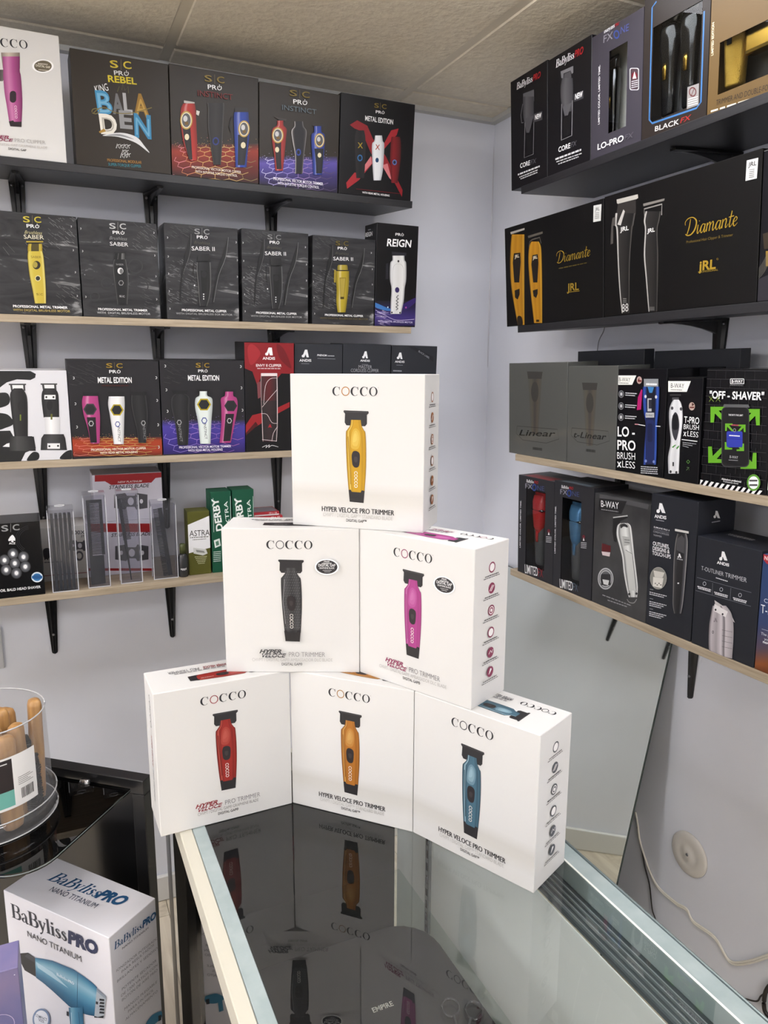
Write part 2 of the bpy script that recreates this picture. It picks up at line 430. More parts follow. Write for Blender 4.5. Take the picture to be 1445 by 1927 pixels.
class Carton:
    """a cardboard box: local x = width, y = depth (away from the viewer), z = height"""
    def __init__(self, name, mw, W, H, D, m, label, cat='box', group=None, bev=.0008, window=None, winmat=None, inner=None):
        self.mw, self.W, self.H, self.D = mw, W, H, D
        if window is None:
            self.ob = link(name, box((0, 0, 0), (W, D, H), bev), m, None, mw); tag(self.ob, label, cat, group)
        else:
            a0, b0, a1, b1 = window; t = .0012
            bm = bmesh.new()
            for lo, hi in (((0, 0, 0), (a0, t, H)), ((a1, 0, 0), (W, t, H)), ((a0, 0, 0), (a1, t, b0)), ((a0, 0, b1), (a1, t, H)),
                           ((0, t, 0), (t, D, H)), ((W-t, t, 0), (W, D, H)), ((t, t, 0), (W-t, D, t)), ((t, t, H-t), (W-t, D, H)), ((t, D-t, t), (W-t, D, H-t))):
                box_bm(bm, lo, hi)
            self.ob = link(name, bm_mesh(bm), m, None, mw); tag(self.ob, label, cat, group)
            link('inner_tray', box((t*1.5, .050, t*1.5), (W-t*1.5, .053, H-t*1.5)), inner or mat('tray_black', '#1a1a1c', .4), self.ob)
            link('window_pane', box((a0-.001, t+.0001, b0-.001), (a1+.001, t+.0004, b1+.001)), winmat or thin_glass('box_film', '#f2f4f4', 1.4, 0.), self.ob)
    def front(self, view=None): return Art(self, Vector((0, 0, 0)), Vector((1, 0, 0)), Vector((0, 0, 1)), Vector((0, -1, 0)), self.W, self.H, VW.get(view))
    def right(self, view=None): return Art(self, Vector((self.W, 0, 0)), Vector((0, 1, 0)), Vector((0, 0, 1)), Vector((1, 0, 0)), self.D, self.H, VW.get(view))
    def left(self, view=None): return Art(self, Vector((0, self.D, 0)), Vector((0, -1, 0)), Vector((0, 0, 1)), Vector((-1, 0, 0)), self.D, self.H, VW.get(view))
    def top(self, view=None): return Art(self, Vector((0, 0, self.H)), Vector((1, 0, 0)), Vector((0, 1, 0)), Vector((0, 0, 1)), self.W, self.D, VW.get(view))

# ------------------------------------------------------------------ room shell
XL, YN = -5.8, -6.9     # left wall, wall behind the camera
wallp = noise_mat('wall_paint', '#e5e7ef', '#eaecf4', 3, rough=.55, bump=.02)
WL = tag(link('wall_back', box((XL-.1, 0, 0), (.1, .1, CEIL+.06)), wallp), kind='structure')
WR = tag(link('wall_right', box((0, YN-.1, 0), (.1, 0, CEIL+.06)), wallp), kind='structure')
tag(link('wall_left', box((XL-.1, YN-.1, 0), (XL, 0, CEIL+.06)), wallp), kind='structure')
tag(link('wall_front', box((XL, YN-.1, 0), (0, YN, CEIL+.06)), wallp), kind='structure')
base_m = mat('skirting', '#d9d8d4', .4)
def skirting(name, lo, hi):
    tag(link(name, box(lo, hi, .004), base_m), kind='structure')
skirting('baseboard_back', (XL, -.014, 0), (-.014, 0, .085)); skirting('baseboard_right', (-.014, YN, 0), (0, 0, .085))
skirting('baseboard_left', (XL, YN, 0), (XL+.014, -.014, .085)); skirting('baseboard_front', (XL+.014, YN, 0), (-.014, YN+.014, .085))
# floor of wood-look planks
fl = tag(link('floor', box((XL, YN, -.06), (0, 0, -.004)), mat('floor_base', '#6a6256', .7)), kind='structure')
plank_mats = [noise_mat('plank_%d' % i, a, b, 3.2, (9, .9, 1), rough=.42, lo=.3, hi=.7, distort=1.2) for i, (a, b) in enumerate((('#c6b9a4', '#e4d9c4'), ('#bdb09b', '#dbd0bb'), ('#cec2ac', '#ebe1cd')))]
pw, pl = .186, 1.25
plank_me = []
for m_ in plank_mats:
    me = box((.0008, .0008, -.004), (pw-.0008, pl-.0008, 0), .0008); me.materials.append(m_); plank_me.append(me)
nx = int(-XL/pw)+1
for i in range(nx):
    if (i+1)*pw > -XL+.01: continue
    y = pl-((i*.43) % pl)          # near end of the first plank, cut at the back wall
    while y > YN+.01:
        y0_, y1_ = max(y-pl, YN), min(y, 0.)
        if y1_-y0_ > .01:
            o = link('floor_plank', random.choice(plank_me), None, fl); o.location = (-(i+1)*pw, y0_, 0); o.scale = (1, (y1_-y0_)/pl, 1)
        y -= pl
# ceiling: dropped grid with mineral tiles
GX, GY, GM = -.352, -.115, .655
tile_m = noise_mat('ceiling_tile', '#e0d6c2', '#ebe2ce', 60, rough=.9, lo=.3, hi=.7, bump=.8)
bar_m = mat('ceiling_grid', '#dcd3c0', .6)
ce = tag(link('ceiling', box((XL, YN, CEIL+.05), (0, 0, CEIL+.06)), mat('ceiling_void', '#8a877e', .9)), kind='structure')
xs = [0.]+[GX-GM*k for k in range(12) if GX-GM*k > XL]+[XL]; ys = [0.]+[GY-GM*k for k in range(14) if GY-GM*k > YN]+[YN]
def in_lamp(cx, cy): return any(abs(cx-l[0]) < .2 and abs(cy-l[1]) < .2 for l in LAMPS_T)
LAMPS_T = []
for lx, ly, s in LAMPS:   # snap the lamps to the grid
    i = min(range(1, len(xs)-2), key=lambda k: abs((xs[k]+xs[k+1])/2-lx)); j = min(range(1, len(ys)-2), key=lambda k: abs((ys[k]+ys[k+1])/2-ly))
    LAMPS_T.append(((xs[i]+xs[i+1])/2, (ys[j]+ys[j+1])/2, s))
for i in range(len(xs)-1):
    for j in range(len(ys)-1):
        x1, x0, y1, y0 = xs[i], xs[i+1], ys[j], ys[j+1]
        if x1-x0 < .03 or y1-y0 < .03 or in_lamp((x0+x1)/2, (y0+y1)/2): continue
        link('ceiling_tile', box((x0+.012, y0+.012, CEIL-.001), (x1-.012, y1-.012, CEIL+.014), .003), tile_m, ce)
for x in xs[1:-1]: link('grid_bar', box((x-.012, YN, CEIL+.002), (x+.012, 0, CEIL+.03)), bar_m, ce)
for y in ys[1:-1]: link('grid_bar', box((XL, y-.012, CEIL+.003), (0, y+.012, CEIL+.029)), bar_m, ce)
for nm, lo, hi in (('trim_1', (XL, -.022, CEIL-.014), (0, 0, CEIL+.002)), ('trim_2', (-.022, YN, CEIL-.014), (0, -.022, CEIL+.002))):
    tag(link(nm, box(lo, hi), mat('wall_angle', '#c4c3bf', .5)), kind='structure')
names_l = ['ceiling panel lamp above the glass case near the right wall', 'ceiling panel lamp left of the viewer, nearest the shelves', 'ceiling panel lamp left of the viewer, second from the shelves', 'ceiling panel lamp near the left wall, level with the shelves',
           'ceiling panel lamp by the right wall, behind the viewer', 'ceiling panel lamp in the middle of the shop behind the viewer', 'ceiling panel lamp near the left wall, behind the viewer',
           'ceiling panel lamp in the middle of the shop, far behind the viewer', 'ceiling panel lamp near the left wall, far behind the viewer']
for (lx, ly, s), lb in zip(LAMPS_T, names_l):
    e = empty('ceiling_lamp', lb, 'lamp', Matrix.Translation((lx, ly, CEIL)), 'ceiling panel lamps')
    h = GM/2-.012
    bm = bmesh.new()
    for lo, hi in (((-h, -h, -.004), (h, -h+.015, .02)), ((-h, h-.015, -.004), (h, h, .02)), ((-h, -h+.015, -.004), (-h+.015, h-.015, .02)), ((h-.015, -h+.015, -.004), (h, h-.015, .02))): box_bm(bm, lo, hi)
    link('lamp_frame', bm_mesh(bm), mat('lamp_white', '#e8e8e6', .4), e)
    link('diffuser', box((-h+.015, -h+.015, -.035), (h-.015, h-.015, .006)), mat('lamp_diffuser_%.2f' % s, '#ffffff', .5, emit=('#fafaff', LAMP_POWER*s)), e)

# ------------------------------------------------------------------ wall shelves
DB, DR, TH = .2475, .231, .0172
oak = noise_mat('pale_oak', '#95866f', '#bbab94', 6, (1.2, 28, 28), rough=.5, lo=.25, hi=.75, distort=.8)
blackboard = noise_mat('black_melamine', '#1d1d20', '#252528', 8, (1, 30, 30), rough=.42)
SH = {('b', 1): (2.052, 5.5), ('b', 2): (1.7235, 3.5), ('b', 3): (1.3954, 3.), ('b', 4): (1.0751, 2.),
      ('r', 1): (2.0548, 3.), ('r', 2): (1.7184, 4.), ('r', 3): (1.3903, 2.2), ('r', 4): (1.0781, 1.7)}
def shelf_frame(w, k, inset=0.):
    """origin on the front top edge, ex along the shelf (left to right in view), ein to the wall, eup"""
    z, t = SH[(w, k)]; c, s = math.cos(R(t)), math.sin(R(t))
    if w == 'b': o, ex, ein, eup = Vector((0, -DB, z)), Vector((1, 0, 0)), Vector((0, c, s)), Vector((0, -s, c))
    else: o, ex, ein, eup = Vector((-DR, 0, z)), Vector((0, -1, 0)), Vector((c, 0, s)), Vector((-s, 0, c))
    return o+ein*inset, ex, ein, eup
def fmat(o, ex, ein, eup):
    return Matrix(((ex.x, ein.x, eup.x, o.x), (ex.y, ein.y, eup.y, o.y), (ex.z, ein.z, eup.z, o.z), (0, 0, 0, 1)))
lev = {1: 'top', 2: 'second', 3: 'third', 4: 'lowest'}
for (w, k), (z, t) in SH.items():
    o, ex, ein, eup = shelf_frame(w, k)
    if w == 'b': s0, s1, dep = -2.75, -.409, (DB-.003)/math.cos(R(t))
    else: s0, s1, dep = {1: .493, 2: .499, 3: .509, 4: .505}[k], 2.35, (DR-.003)/math.cos(R(t))
    blk = k == 1 or (w, k) == ('r', 2)
    so = link('wall_shelf', box((s0, 0, -TH), (s1, dep, 0), .0006), blackboard if blk else oak, None, fmat(o, ex, ein, eup))
    tag(so, '%s %s shelf board on the %s wall' % (lev[k], 'black' if blk else 'pale wood', 'back' if w == 'b' else 'right'), 'shelf', 'wall shelf boards')
# brackets
brk_m = mat('bracket_black', '#131314', .3)
scr_m = mat('screw_steel', '#8d8d90', .3, .9)
def leg_mesh():
    # tapered wall leg with rounded tip and a raised spine; local x sideways, y out from the wall (-), z up (0 = top)
    bm = bmesh.new(); rows = []
    L = .228
    for k in range(9):
        t = k/8; w = .0185*(1-t)+.0075*t; z = -t*(L-.008)
        rows.append((z, w, .012*(1-t)+.006*t))
    for a in (30, 60, 85): rows.append((-(L-.008)-.008*math.sin(R(a)), .0075*math.cos(R(a)), .005*math.cos(R(a))+.002))
    rings = []
    for z, w, d in rows:
        prof = [(-w, 0), (-w, -d*.6), (-w*.45, -d*.75), (-w*.25, -d*1.5), (w*.25, -d*1.5), (w*.45, -d*.75), (w, -d*.6), (w, 0)]
        rings.append([bm.verts.new((x, y, z)) for x, y in prof])
    for i in range(len(rings)-1):
        for q in range(8): bm.faces.new((rings[i][q], rings[i][(q+1) % 8], rings[i+1][(q+1) % 8], rings[i+1][q]))
    bm.faces.new(rings[0]); bm.faces.new(rings[-1][::-1]); bmesh.ops.recalc_face_normals(bm, faces=bm.faces[:])
    return bm_mesh(bm)
def arm_mesh():
    bm = bmesh.new(); rings = []
    for k in range(7):
        t = k/6; y = -t*.175; w = .0185*(1-t)+.0075*t; d = (.034*(1-t)**2+.004)
        prof = [(-w, 0), (-w, -.004), (-w*.25, -.005), (-w*.2, -d), (w*.2, -d), (w*.25, -.005), (w, -.004), (w, 0)]
        rings.append([bm.verts.new((x, y, z)) for x, z in prof])
    for i in range(6):
        for q in range(8): bm.faces.new((rings[i][q], rings[i][(q+1) % 8], rings[i+1][(q+1) % 8], rings[i+1][q]))
    bm.faces.new(rings[0]); bm.faces.new(rings[-1][::-1]); bmesh.ops.recalc_face_normals(bm, faces=bm.faces[:])
    return bm_mesh(bm)
LEG, ARM = leg_mesh(), arm_mesh()
LEG.materials.append(brk_m); ARM.materials.append(brk_m)
SCR = tube([(0, 0, 0), (0, -.0025, 0)], .0035, 8); SCR.materials.append(scr_m)
cols_b = [(-1.37, 'left'), (-1.055, 'middle'), (-.73, 'right')]
cols_r = [(-.655, 'left'), (-.934, 'middle'), (-1.25, 'right')]
for (w, k), (z, t) in SH.items():
    for pos, nm in (cols_b if w == 'b' else cols_r):
        if w == 'r' and nm == 'left' and k < 3: continue
        dep = DB if w == 'b' else DR
        zw = z+dep*math.tan(R(t))-TH/math.cos(R(t))-.001
        if w == 'b': M = Matrix.Translation((pos, -.0005, zw))
        else: M = Matrix.Translation((-.0005, pos, zw)) @ Matrix.Rotation(R(-90), 4, 'Z')
        e = empty('shelf_bracket', 'black metal bracket under the %s shelf of the %s wall, %s one' % (lev[k], 'back' if w == 'b' else 'right', nm), 'bracket', M, 'black shelf brackets')
        link('wall_leg', LEG, None, e)
        a = link('arm', ARM, None, e); a.rotation_euler = (R(t), 0, 0)
        for sx, sz in ((-.011, -.012), (.011, -.012), (0, -.17)):
            s_ = link('screw', SCR, None, e); s_.location = (sx, -.0075 if sz > -.1 else -.010, sz)

def wallbox(w, k, view, bl, br, tp, D, name, label, m, inset=.004, group=None, cat='box', win=None, inner=None, H=None, z0=0.):
    o, ex, ein, eup = shelf_frame(w, k, inset)
    o = o+eup*(.0003+z0)
    V = VW[view]; px = lambda p: (V[0]+p[0]/V[2], V[1]+p[1]/V[2])
    a0 = (hit(px(bl), o, ein)-o).dot(ex); a1 = (hit(px(br), o, ein)-o).dot(ex)
    h = H or (hit(px(tp), o, ein)-o).dot(eup)
    D = min(D, (DB if w == 'b' else DR)-inset-.006-h*math.sin(R(SH[(w, k)][1]))*0)
    mw = fmat(o+ex*(a0+.0006), ex, ein, eup); W = a1-a0-.0012
    window = None
    if win:
        P = [hit(px(p), o, ein)-o for p in win]
        A = [p.dot(ex)-a0 for p in P]; B = [p.dot(eup) for p in P]
        window = (max(min(A), .004), max(min(B), .004), min(max(A), W-.004), min(max(B), h-.004))
    c = Carton(name, mw, W, h, D, m, label, cat, group, window=window, inner=inner); c.win = window
    return c
BLK = mat('carton_black', '#151416', .38)
CHAR = mat('carton_charcoal', '#333237', .42)
NAVY = mat('carton_slate', '#23252c', .42)
WHITE = mat('carton_white', '#d8d7d5', .4)
SLATE = noise_mat('carton_scratched_slate', '#262628', '#3a3a3c', 9, (1.0, 1, 4.0), rough=.42, lo=.3, hi=.60, detail=9, distort=1.5, c3='#8f8f8f')
CARTG = 'printed cartons on the wall shelves'
# ------------------------------------------------------------------ shared printed motifs
def SClogo(A, x0, y0, x1, y1, h, col, bar='#8a7a55'):
    dx, dy = x1-x0, y1-y0
    A.t('S', x0, y0, x0+dx*.38, y0+dy*.38, h, col, .015); A.t('C', x0+dx*.62, y0+dy*.62, x1, y1, h, col, .015)
    A.l([(x0+dx*.5, y0+dy*.5+h*.25), (x0+dx*.5, y0+dy*.5-h*1.25)], max(1.2, h*.05), bar)
def PROlogo(A, x0, y0, x1, y1, h, col='#f2f2f2'):
    dx, dy = x1-x0, y1-y0
    A.t('PR', x0, y0, x0+dx*.64, y0+dy*.64, h, col, .012)
    cx, cy = x0+dx*.83, y0+dy*.83-h*.5
    A.ring(cx, cy, dx*.165, h*.54, dx*.05, col, 20, -55, 235)
    A.l([(cx, cy-h*.1), (cx, cy-h*.75)], dx*.045, col)
GOLD = '#c9a437'
def grad(c, lo=.45, hi=1.35):
    b = C(c); f = lambda k: tuple(min(1, x*k) for x in b[:3])+(1.,)
    w = lambda k: tuple(x+(1-x)*k for x in b[:3])+(1.,)
    return [(0, f(lo)), (.18, f(.9)), (.32, w(.25)), (.45, f(1.)), (.75, f(.85)), (1, f(lo))]

# ---- back wall, top shelf
c = wallbox('b', 1, 'A1', (-225, 868), (380, 917), (340, 205), .09, 'clipper_box', 'white box with a magenta clipper at the left end of the top back shelf', WHITE, group=CARTG)
A = c.front('A1'); A.part('brand_lettering'); A.cocco(-105, 255, 165, 278, 48, '#b8428e')
A.part('clipper_picture'); A.d([(395, -5, 30), (440, -8, 26), (460, -4, 16)], [(0, '#3a3436'), (1, '#77706c')])
A.d([(298, 6, 112), (325, 8, 113), (385, 16, 113), (392, 18, 112)], [(0, '#8d8076'), (.4, '#d6c8b8'), (1, '#7a6d66')], False)
A.d([(320, 14, 112), (400, 18, 112), (430, 18, 118), (520, 25, 125), (600, 38, 127), (690, 52, 123)], [(0, '#b24c8e'), (.3, '#e08ac0'), (.6, '#c75aa0'), (1, '#8e3470')])
A.p([(50, 688), (75, 682), (80, 690), (123, 690), (122, 720), (58, 716)], '#2b2024'); A.rr(55, 515, 92, 582, 18, '#33212c'); A.t('COCCO', 82, 597, 86, 670, 13, '#f5e6ee')
A.part('sticker'); A.e(243, 375, 62, 38, '#ffffff'); A.e(243, 375, 50, 32, '#6d6350'); A.t('DIGITAL GAP', 203, 376, 285, 388, 12, '#f2ead8', .01); A.gk(215, 360, 270, 366, 5, '#e0d8c8'); A.gk(218, 395, 272, 401, 4, '#e0d8c8')
A.part('caption_lettering'); A.t('HYPER', -95, 776, 52, 786, 16, '#a34565', .03, .3); A.t('VELOCE', -85, 795, 78, 803, 16, '#a34565', .03, .3)
A.t('PRO CLIPPER', 85, 804, 258, 818, 20, '#aaa6a3', -.006); A.t('CHVPT / DIGITAL GAP GRAPHENE BLADE', -100, 815, 268, 845, 14, '#c4c0bc', -.004); A.t('DIGITAL GAP', 48, 848, 150, 858, 12, '#3a3836', .01)

c = wallbox('b', 1, 'A1', (432, 922), (972, 990), (408, 272), .1, 'clipper_box', 'black box with graffiti lettering in blue, silver and gold on the top back shelf', mat('carton_black_ceiling_tint', '#2f2922', .4), group=CARTG)  # black carton; its warm tint puts the ceiling's reflection into the colour
A = c.front('A1'); A.part('brand_lettering'); SClogo(A, 625, 382, 746, 391, 40, '#f2d83a'); PROlogo(A, 647, 424, 730, 430, 24, '#d8d8d8'); A.t('REBEL', 613, 463, 775, 479, 36, '#f7e02c', .025)
A.part('graffiti_picture'); A.t('KING', 545, 528, 618, 512, 40, '#f2f2f2', -.005, .1)
A.l([(665, 520), (675, 490), (690, 510), (695, 475), (708, 512), (725, 490), (728, 528)], 3, '#6b6a35')
A.t('B', 555, 642, 642, 645, 122, '#4aa6da', .04); A.t('B', 562, 636, 634, 640, 108, '#7fc4ea', .0)
A.t('A', 640, 640, 704, 645, 105, '#6a6a6c', .04); A.t('L', 704, 640, 752, 644, 105, '#a9a9ab', .05); A.t('A', 758, 655, 850, 662, 118, '#b08427', .05); A.t('A', 770, 652, 838, 658, 92, '#d7ab4a', 0)
A.t('D', 572, 752, 668, 756, 100, '#e9e5da', .05); A.t('D', 584, 745, 650, 750, 80, '#b5b0a4', -.01); A.t('E', 680, 722, 752, 728, 92, '#8d8d8f', .04); A.t('N', 763, 770, 858, 782, 120, '#3f9bcd', .05); A.t('N', 772, 765, 848, 775, 100, '#79bfe4', -.01)
A.l([(530, 640), (560, 615), (600, 612), (660, 640), (750, 640), (860, 610)], 5, '#8a7a3a', smooth=4); A.l([(520, 635), (525, 620), (548, 615), (565, 628), (545, 645), (522, 640)], 4, '#9a8a4a', smooth=4)
A.p([(560, 745), (590, 728), (600, 745), (565, 755)], '#c79a3a'); A.sp([(580, 768), (680, 752), (770, 775), (820, 830), (845, 866), (770, 810), (670, 776)], '#d9dadb'); A.sp([(600, 768), (680, 760), (760, 790), (680, 772)], '#8f9194')
A.part('signature_lettering'); [A.l([(x_, 840+y_), (x_+6, 815+y_), (x_+14, 838+y_), (x_+10, 822+y_), (x_+20, 818+y_)], 3, '#e8e8e8') for x_, y_ in ((658, 0), (678, 2), (698, 1), (718, 3), (690, 32), (708, 34), (682, 54), (702, 56), (720, 52))]
A.part('caption_lettering'); A.t('PROFESSIONAL MODULAR', 608, 914, 803, 928, 15, '#c08a3a', .015); A.t('SUPER-TORQUE CLIPPER', 614, 938, 800, 950, 15, '#3a97ab', .01)

def instinct_dial(A, cx, cy, rx, ry):
    A.e(cx, cy, rx*1.3, ry*1.2, '#d9b45a'); A.e(cx, cy, rx*1.08, ry*1.02, '#f0e6c8'); A.e(cx, cy, rx*.92, ry*.9, '#5a5a5c'); A.e(cx-rx*.2, cy-ry*.2, rx*.45, ry*.4, '#c8c8c8'); A.r(cx-rx*.3, cy+ry*.2, cx+rx*.4, cy+ry*.6, '#8a6a30')
BLKTINT = mat('carton_black_ceiling_sheen', '#2d2720', .38)  # brown cast paints the warm ceiling's sheen onto black card
c = wallbox('b', 1, 'A2', (68, 662), (540, 714), (52, 55), .1, 'clipper_box', 'black box with a red, a black and a blue clipper over an orange honeycomb floor', BLKTINT, group=CARTG)
A = c.front('A2'); A.part('floor_picture'); A.hexfloor(66, 490, 538, 708, [(0, '#2d2720'), (.2, '#b03a24'), (.6, '#7a2418'), (1, '#3a1814')], ['#ff9aa4', '#ffa070', '#ffc878', '#ffd88a', '#e8c078', '#a08a58'], 8, 3)
A.part('brand_lettering'); SClogo(A, 245, 154, 353, 166, 34, '#9a8238'); PROlogo(A, 262, 196, 338, 204, 24); A.t('INSTINCT', 207, 232, 398, 256, 30, '#7a2420', .015)
A.part('clipper_picture'); A.p([(132, 258), (190, 268), (190, 280), (132, 272)], '#b9b6b0')
A.d([(275, 128, 190), (310, 114, 196), (400, 116, 200), (500, 132, 205), (585, 165, 205)], grad('#d8382a')); A.d([(380, 122, 165), (480, 135, 172), (580, 160, 178)], [(0, '#1a1414'), (.5, '#2c2624'), (1, '#141010')]); instinct_dial(A, 145, 366, 26, 42); A.e(148, 457, 12, 17, '#f3e6c0'); A.p([(200, 312), (218, 318), (212, 342), (198, 334)], '#d8d4cc')
A.part('clipper_picture'); A.d([(272, 258, 350), (310, 262, 350), (400, 262, 345), (500, 275, 340), (608, 292, 332)], [(0, '#4a4542'), (.1, '#1b1818'), (.5, '#2b2827'), (.9, '#161414'), (1, '#4a4542')]); A.e(305, 480, 18, 22, '#2a3a8a'); A.e(305, 480, 11, 14, '#15151d')
A.part('clipper_picture'); A.r(408, 298, 480, 325, '#2a2624'); A.d([(322, 405, 482), (350, 402, 484), (440, 405, 488), (520, 408, 480), (622, 412, 472)], grad('#2a4fc0')); A.d([(445, 425, 478), (520, 425, 472), (610, 424, 462)], [(0, '#16161c'), (.5, '#26262c'), (1, '#121216')]); instinct_dial(A, 458, 413, 24, 38); A.e(454, 502, 13, 17, '#f3e6c0'); A.l([(392, 345), (378, 400), (388, 430)], 6, '#1c1818')
A.part('caption_lettering'); A.t('PROFESSIONAL VECTOR MOTOR CLIPPER', 175, 627, 442, 655, 13, '#f5e8d8', .01); A.t('WITH INTUITIVE TORQUE CONTROL', 195, 650, 422, 674, 13, '#f5e8d8', .01)

c = wallbox('b', 1, 'A2', (542, 716), (970, 767), (540, 152), .1, 'trimmer_box', 'black box with a red, a black and a blue trimmer over a violet honeycomb floor', BLKTINT, group=CARTG)
A = c.front('A2'); A.part('floor_picture'); A.hexfloor(542, 560, 966, 760, [(0, '#2d2720'), (.2, '#6a5cc0'), (.55, '#42367c'), (1, '#241c34')], ['#dcd8ff', '#c8bcff', '#b0a0f0', '#b898d8', '#8a74aa', '#5e4e70'], 8, 3)
A.part('brand_lettering'); SClogo(A, 706, 232, 815, 246, 32, '#8f7a30'); PROlogo(A, 726, 276, 802, 284, 24); A.t('INSTINCT', 665, 308, 852, 334, 26, '#5e6a72', .012)
A.part('trimmer_picture'); A.p([(620, 345), (690, 360), (686, 372), (650, 366)], '#3a3230'); A.d([(368, 638, 672), (395, 636, 674), (415, 612, 690), (470, 610, 686), (560, 622, 678), (640, 628, 670)], grad('#cf3a34')); A.d([(480, 625, 660), (560, 630, 660), (632, 636, 662)], [(0, '#181214'), (.5, '#2a2224'), (1, '#141012')]); instinct_dial(A, 642, 448, 24, 36); A.e(638, 526, 11, 15, '#f3e6c0')
A.part('trimmer_picture'); A.d([(372, 732, 778), (400, 732, 782), (425, 716, 798), (480, 722, 794), (560, 736, 784), (656, 736, 776)], [(0, '#c8c4c4'), (.1, '#4a4442'), (.2, '#17151a'), (.8, '#17151a'), (.92, '#3a3638'), (1, '#7a7676')]); A.e(754, 540, 14, 19, '#2f49a8'); A.e(754, 540, 8, 11, '#15151d')
A.part('trimmer_picture'); A.p([(828, 385), (895, 390), (888, 402), (830, 398)], '#2a2422'); A.d([(398, 838, 878), (430, 838, 880), (445, 824, 896), (500, 824, 896), (580, 830, 890), (662, 834, 882)], grad('#3450c0')); A.d([(520, 840, 890), (590, 848, 886), (655, 850, 880)], [(0, '#14141c'), (.5, '#24242c'), (1, '#121218')]); instinct_dial(A, 868, 476, 21, 33); A.e(868, 556, 10, 13, '#f3e6c0')
A.part('caption_lettering'); A.t('PROFESSIONAL VECTOR MOTOR TRIMMER', 618, 690, 888, 720, 15, '#eeeaf8', .015); A.t('WITH INTUITIVE TORQUE CONTROL', 640, 714, 866, 738, 14, '#eeeaf8', .015)

c = wallbox('b', 1, 'A2', (973, 768), (1366, 812), (989, 212), .1, 'trimmer_box', 'black box with a red ribbon X behind three trimmers, at the corner end', BLK, group=CARTG)
A = c.front('A2'); A.part('brand_lettering'); SClogo(A, 1168, 295, 1234, 304, 24, '#8a7628'); PROlogo(A, 1176, 326, 1224, 332, 15); A.t('METAL EDITION', 1118, 366, 1270, 388, 26, '#e8e8e8', .02)
A.part('ribbon_picture'); A.p([(1035, 390), (1075, 365), (1130, 395), (1160, 465), (1230, 560), (1322, 745), (1318, 782), (1255, 660), (1150, 545), (1100, 425), (1060, 410)], '#a8202a')
A.p([(1300, 410), (1260, 420), (1205, 520), (1150, 570), (1105, 650), (1060, 650), (1015, 705), (1020, 738), (1085, 690), (1150, 610), (1240, 500), (1290, 445)], '#c02a34'); A.p([(1115, 610), (1150, 560), (1155, 600), (1105, 655)], '#e8868a'); A.p([(1210, 610), (1240, 600), (1262, 690), (1250, 680)], '#e8868a')
A.part('trimmer_picture'); A.d([(420, 1070, 1112), (470, 1062, 1120), (600, 1066, 1118), (680, 1070, 1112)], [(0, '#201d1e'), (.5, '#151314'), (1, '#201d1e')]); A.t('X', 1078, 516, 1106, 518, 30, '#c8a82a', .01); A.e(1090, 570, 14, 18, '#3a7fc0'); A.e(1090, 570, 9, 12, '#151821')
A.part('trimmer_picture'); A.d([(448, 1172, 1210), (478, 1168, 1214), (495, 1156, 1222), (560, 1156, 1220), (640, 1160, 1214), (692, 1164, 1204)], [(0, '#b9bac0'), (.2, '#e6e7ea'), (.7, '#dcdde0'), (1, '#a4a6ac')]); A.t('X', 1173, 524, 1198, 527, 28, '#c84a2a', .015); A.e(1183, 582, 9, 13, '#1d4a78')
A.part('trimmer_picture'); A.d([(455, 1262, 1306), (480, 1258, 1312), (560, 1254, 1312), (640, 1256, 1304), (706, 1260, 1294)], [(0, '#6a1218'), (.3, '#9a1f26'), (.7, '#7a161c'), (1, '#4a0c10')]); A.e(1278, 594, 12, 15, '#6a86c8'); A.e(1278, 594, 7, 9, '#2a2033')
A.part('caption_lettering'); A.l([(1068, 738), (1310, 765)], 3, '#7a1a20'); A.t('WITH REAR METAL HOUSING', 1102, 762, 1250, 780, 10, '#f2f2f2', .015)

# ---- back wall, second shelf
def scratches(A, x0, y0, x1, y1, n, seed, col='#8c8c8c', ang=-25, L=40):
    rg = random.Random(seed)
    for _ in range(n):
        x = rg.uniform(x0, x1); y = rg.uniform(y0, y1); l = rg.uniform(.2, 1)*L; a = R(ang+rg.uniform(-12, 12))
        A.l([(x, y), (x+l*math.cos(a), y-l*math.sin(a))], rg.uniform(.5, 1.6), col)
def notches(A, pts, s=8):
    for x, y in pts: A.ring(x, y, s*.55, s*.7, s*.3, '#c9c9c9', 8, -120, 120)
c = wallbox('b', 2, 'A3', (-40, 668), (489, 673), (450, 88), .09, 'trimmer_box', 'scratched slate-grey box with a yellow trimmer at the left end of the second back shelf', SLATE, group=CARTG)
A = c.front('A3'); A.part('scratch_print'); scratches(A, 280, 90, 430, 260, 60, 1, '#8f8f8f', -35, 40); scratches(A, 330, 480, 480, 640, 45, 2, '#777777', -35, 60); scratches(A, 0, 240, 260, 330, 10, 5, '#777777', -40, 90); notches(A, [(420, 146), (432, 286), (444, 416), (455, 556)])
A.part('brand_lettering'); SClogo(A, 138, 120, 244, 124, 34, '#e6d44a'); PROlogo(A, 158, 152, 232, 156, 20); A.t('Brushless', 145, 188, 250, 194, 19, '#d8cf9a', -.004, .4); A.t('SABER', 142, 218, 260, 222, 24, '#e6e0c8', .005)
A.part('trimmer_picture'); A.r(155, 232, 255, 240, '#c9b13a'); A.d([(248, 168, 248), (268, 164, 250), (292, 164, 250)], [(0, '#b89a20'), (.2, '#e8d04a'), (.25, '#5a5020'), (.75, '#5a5020'), (.8, '#e8d04a'), (1, '#b89a20')], False)
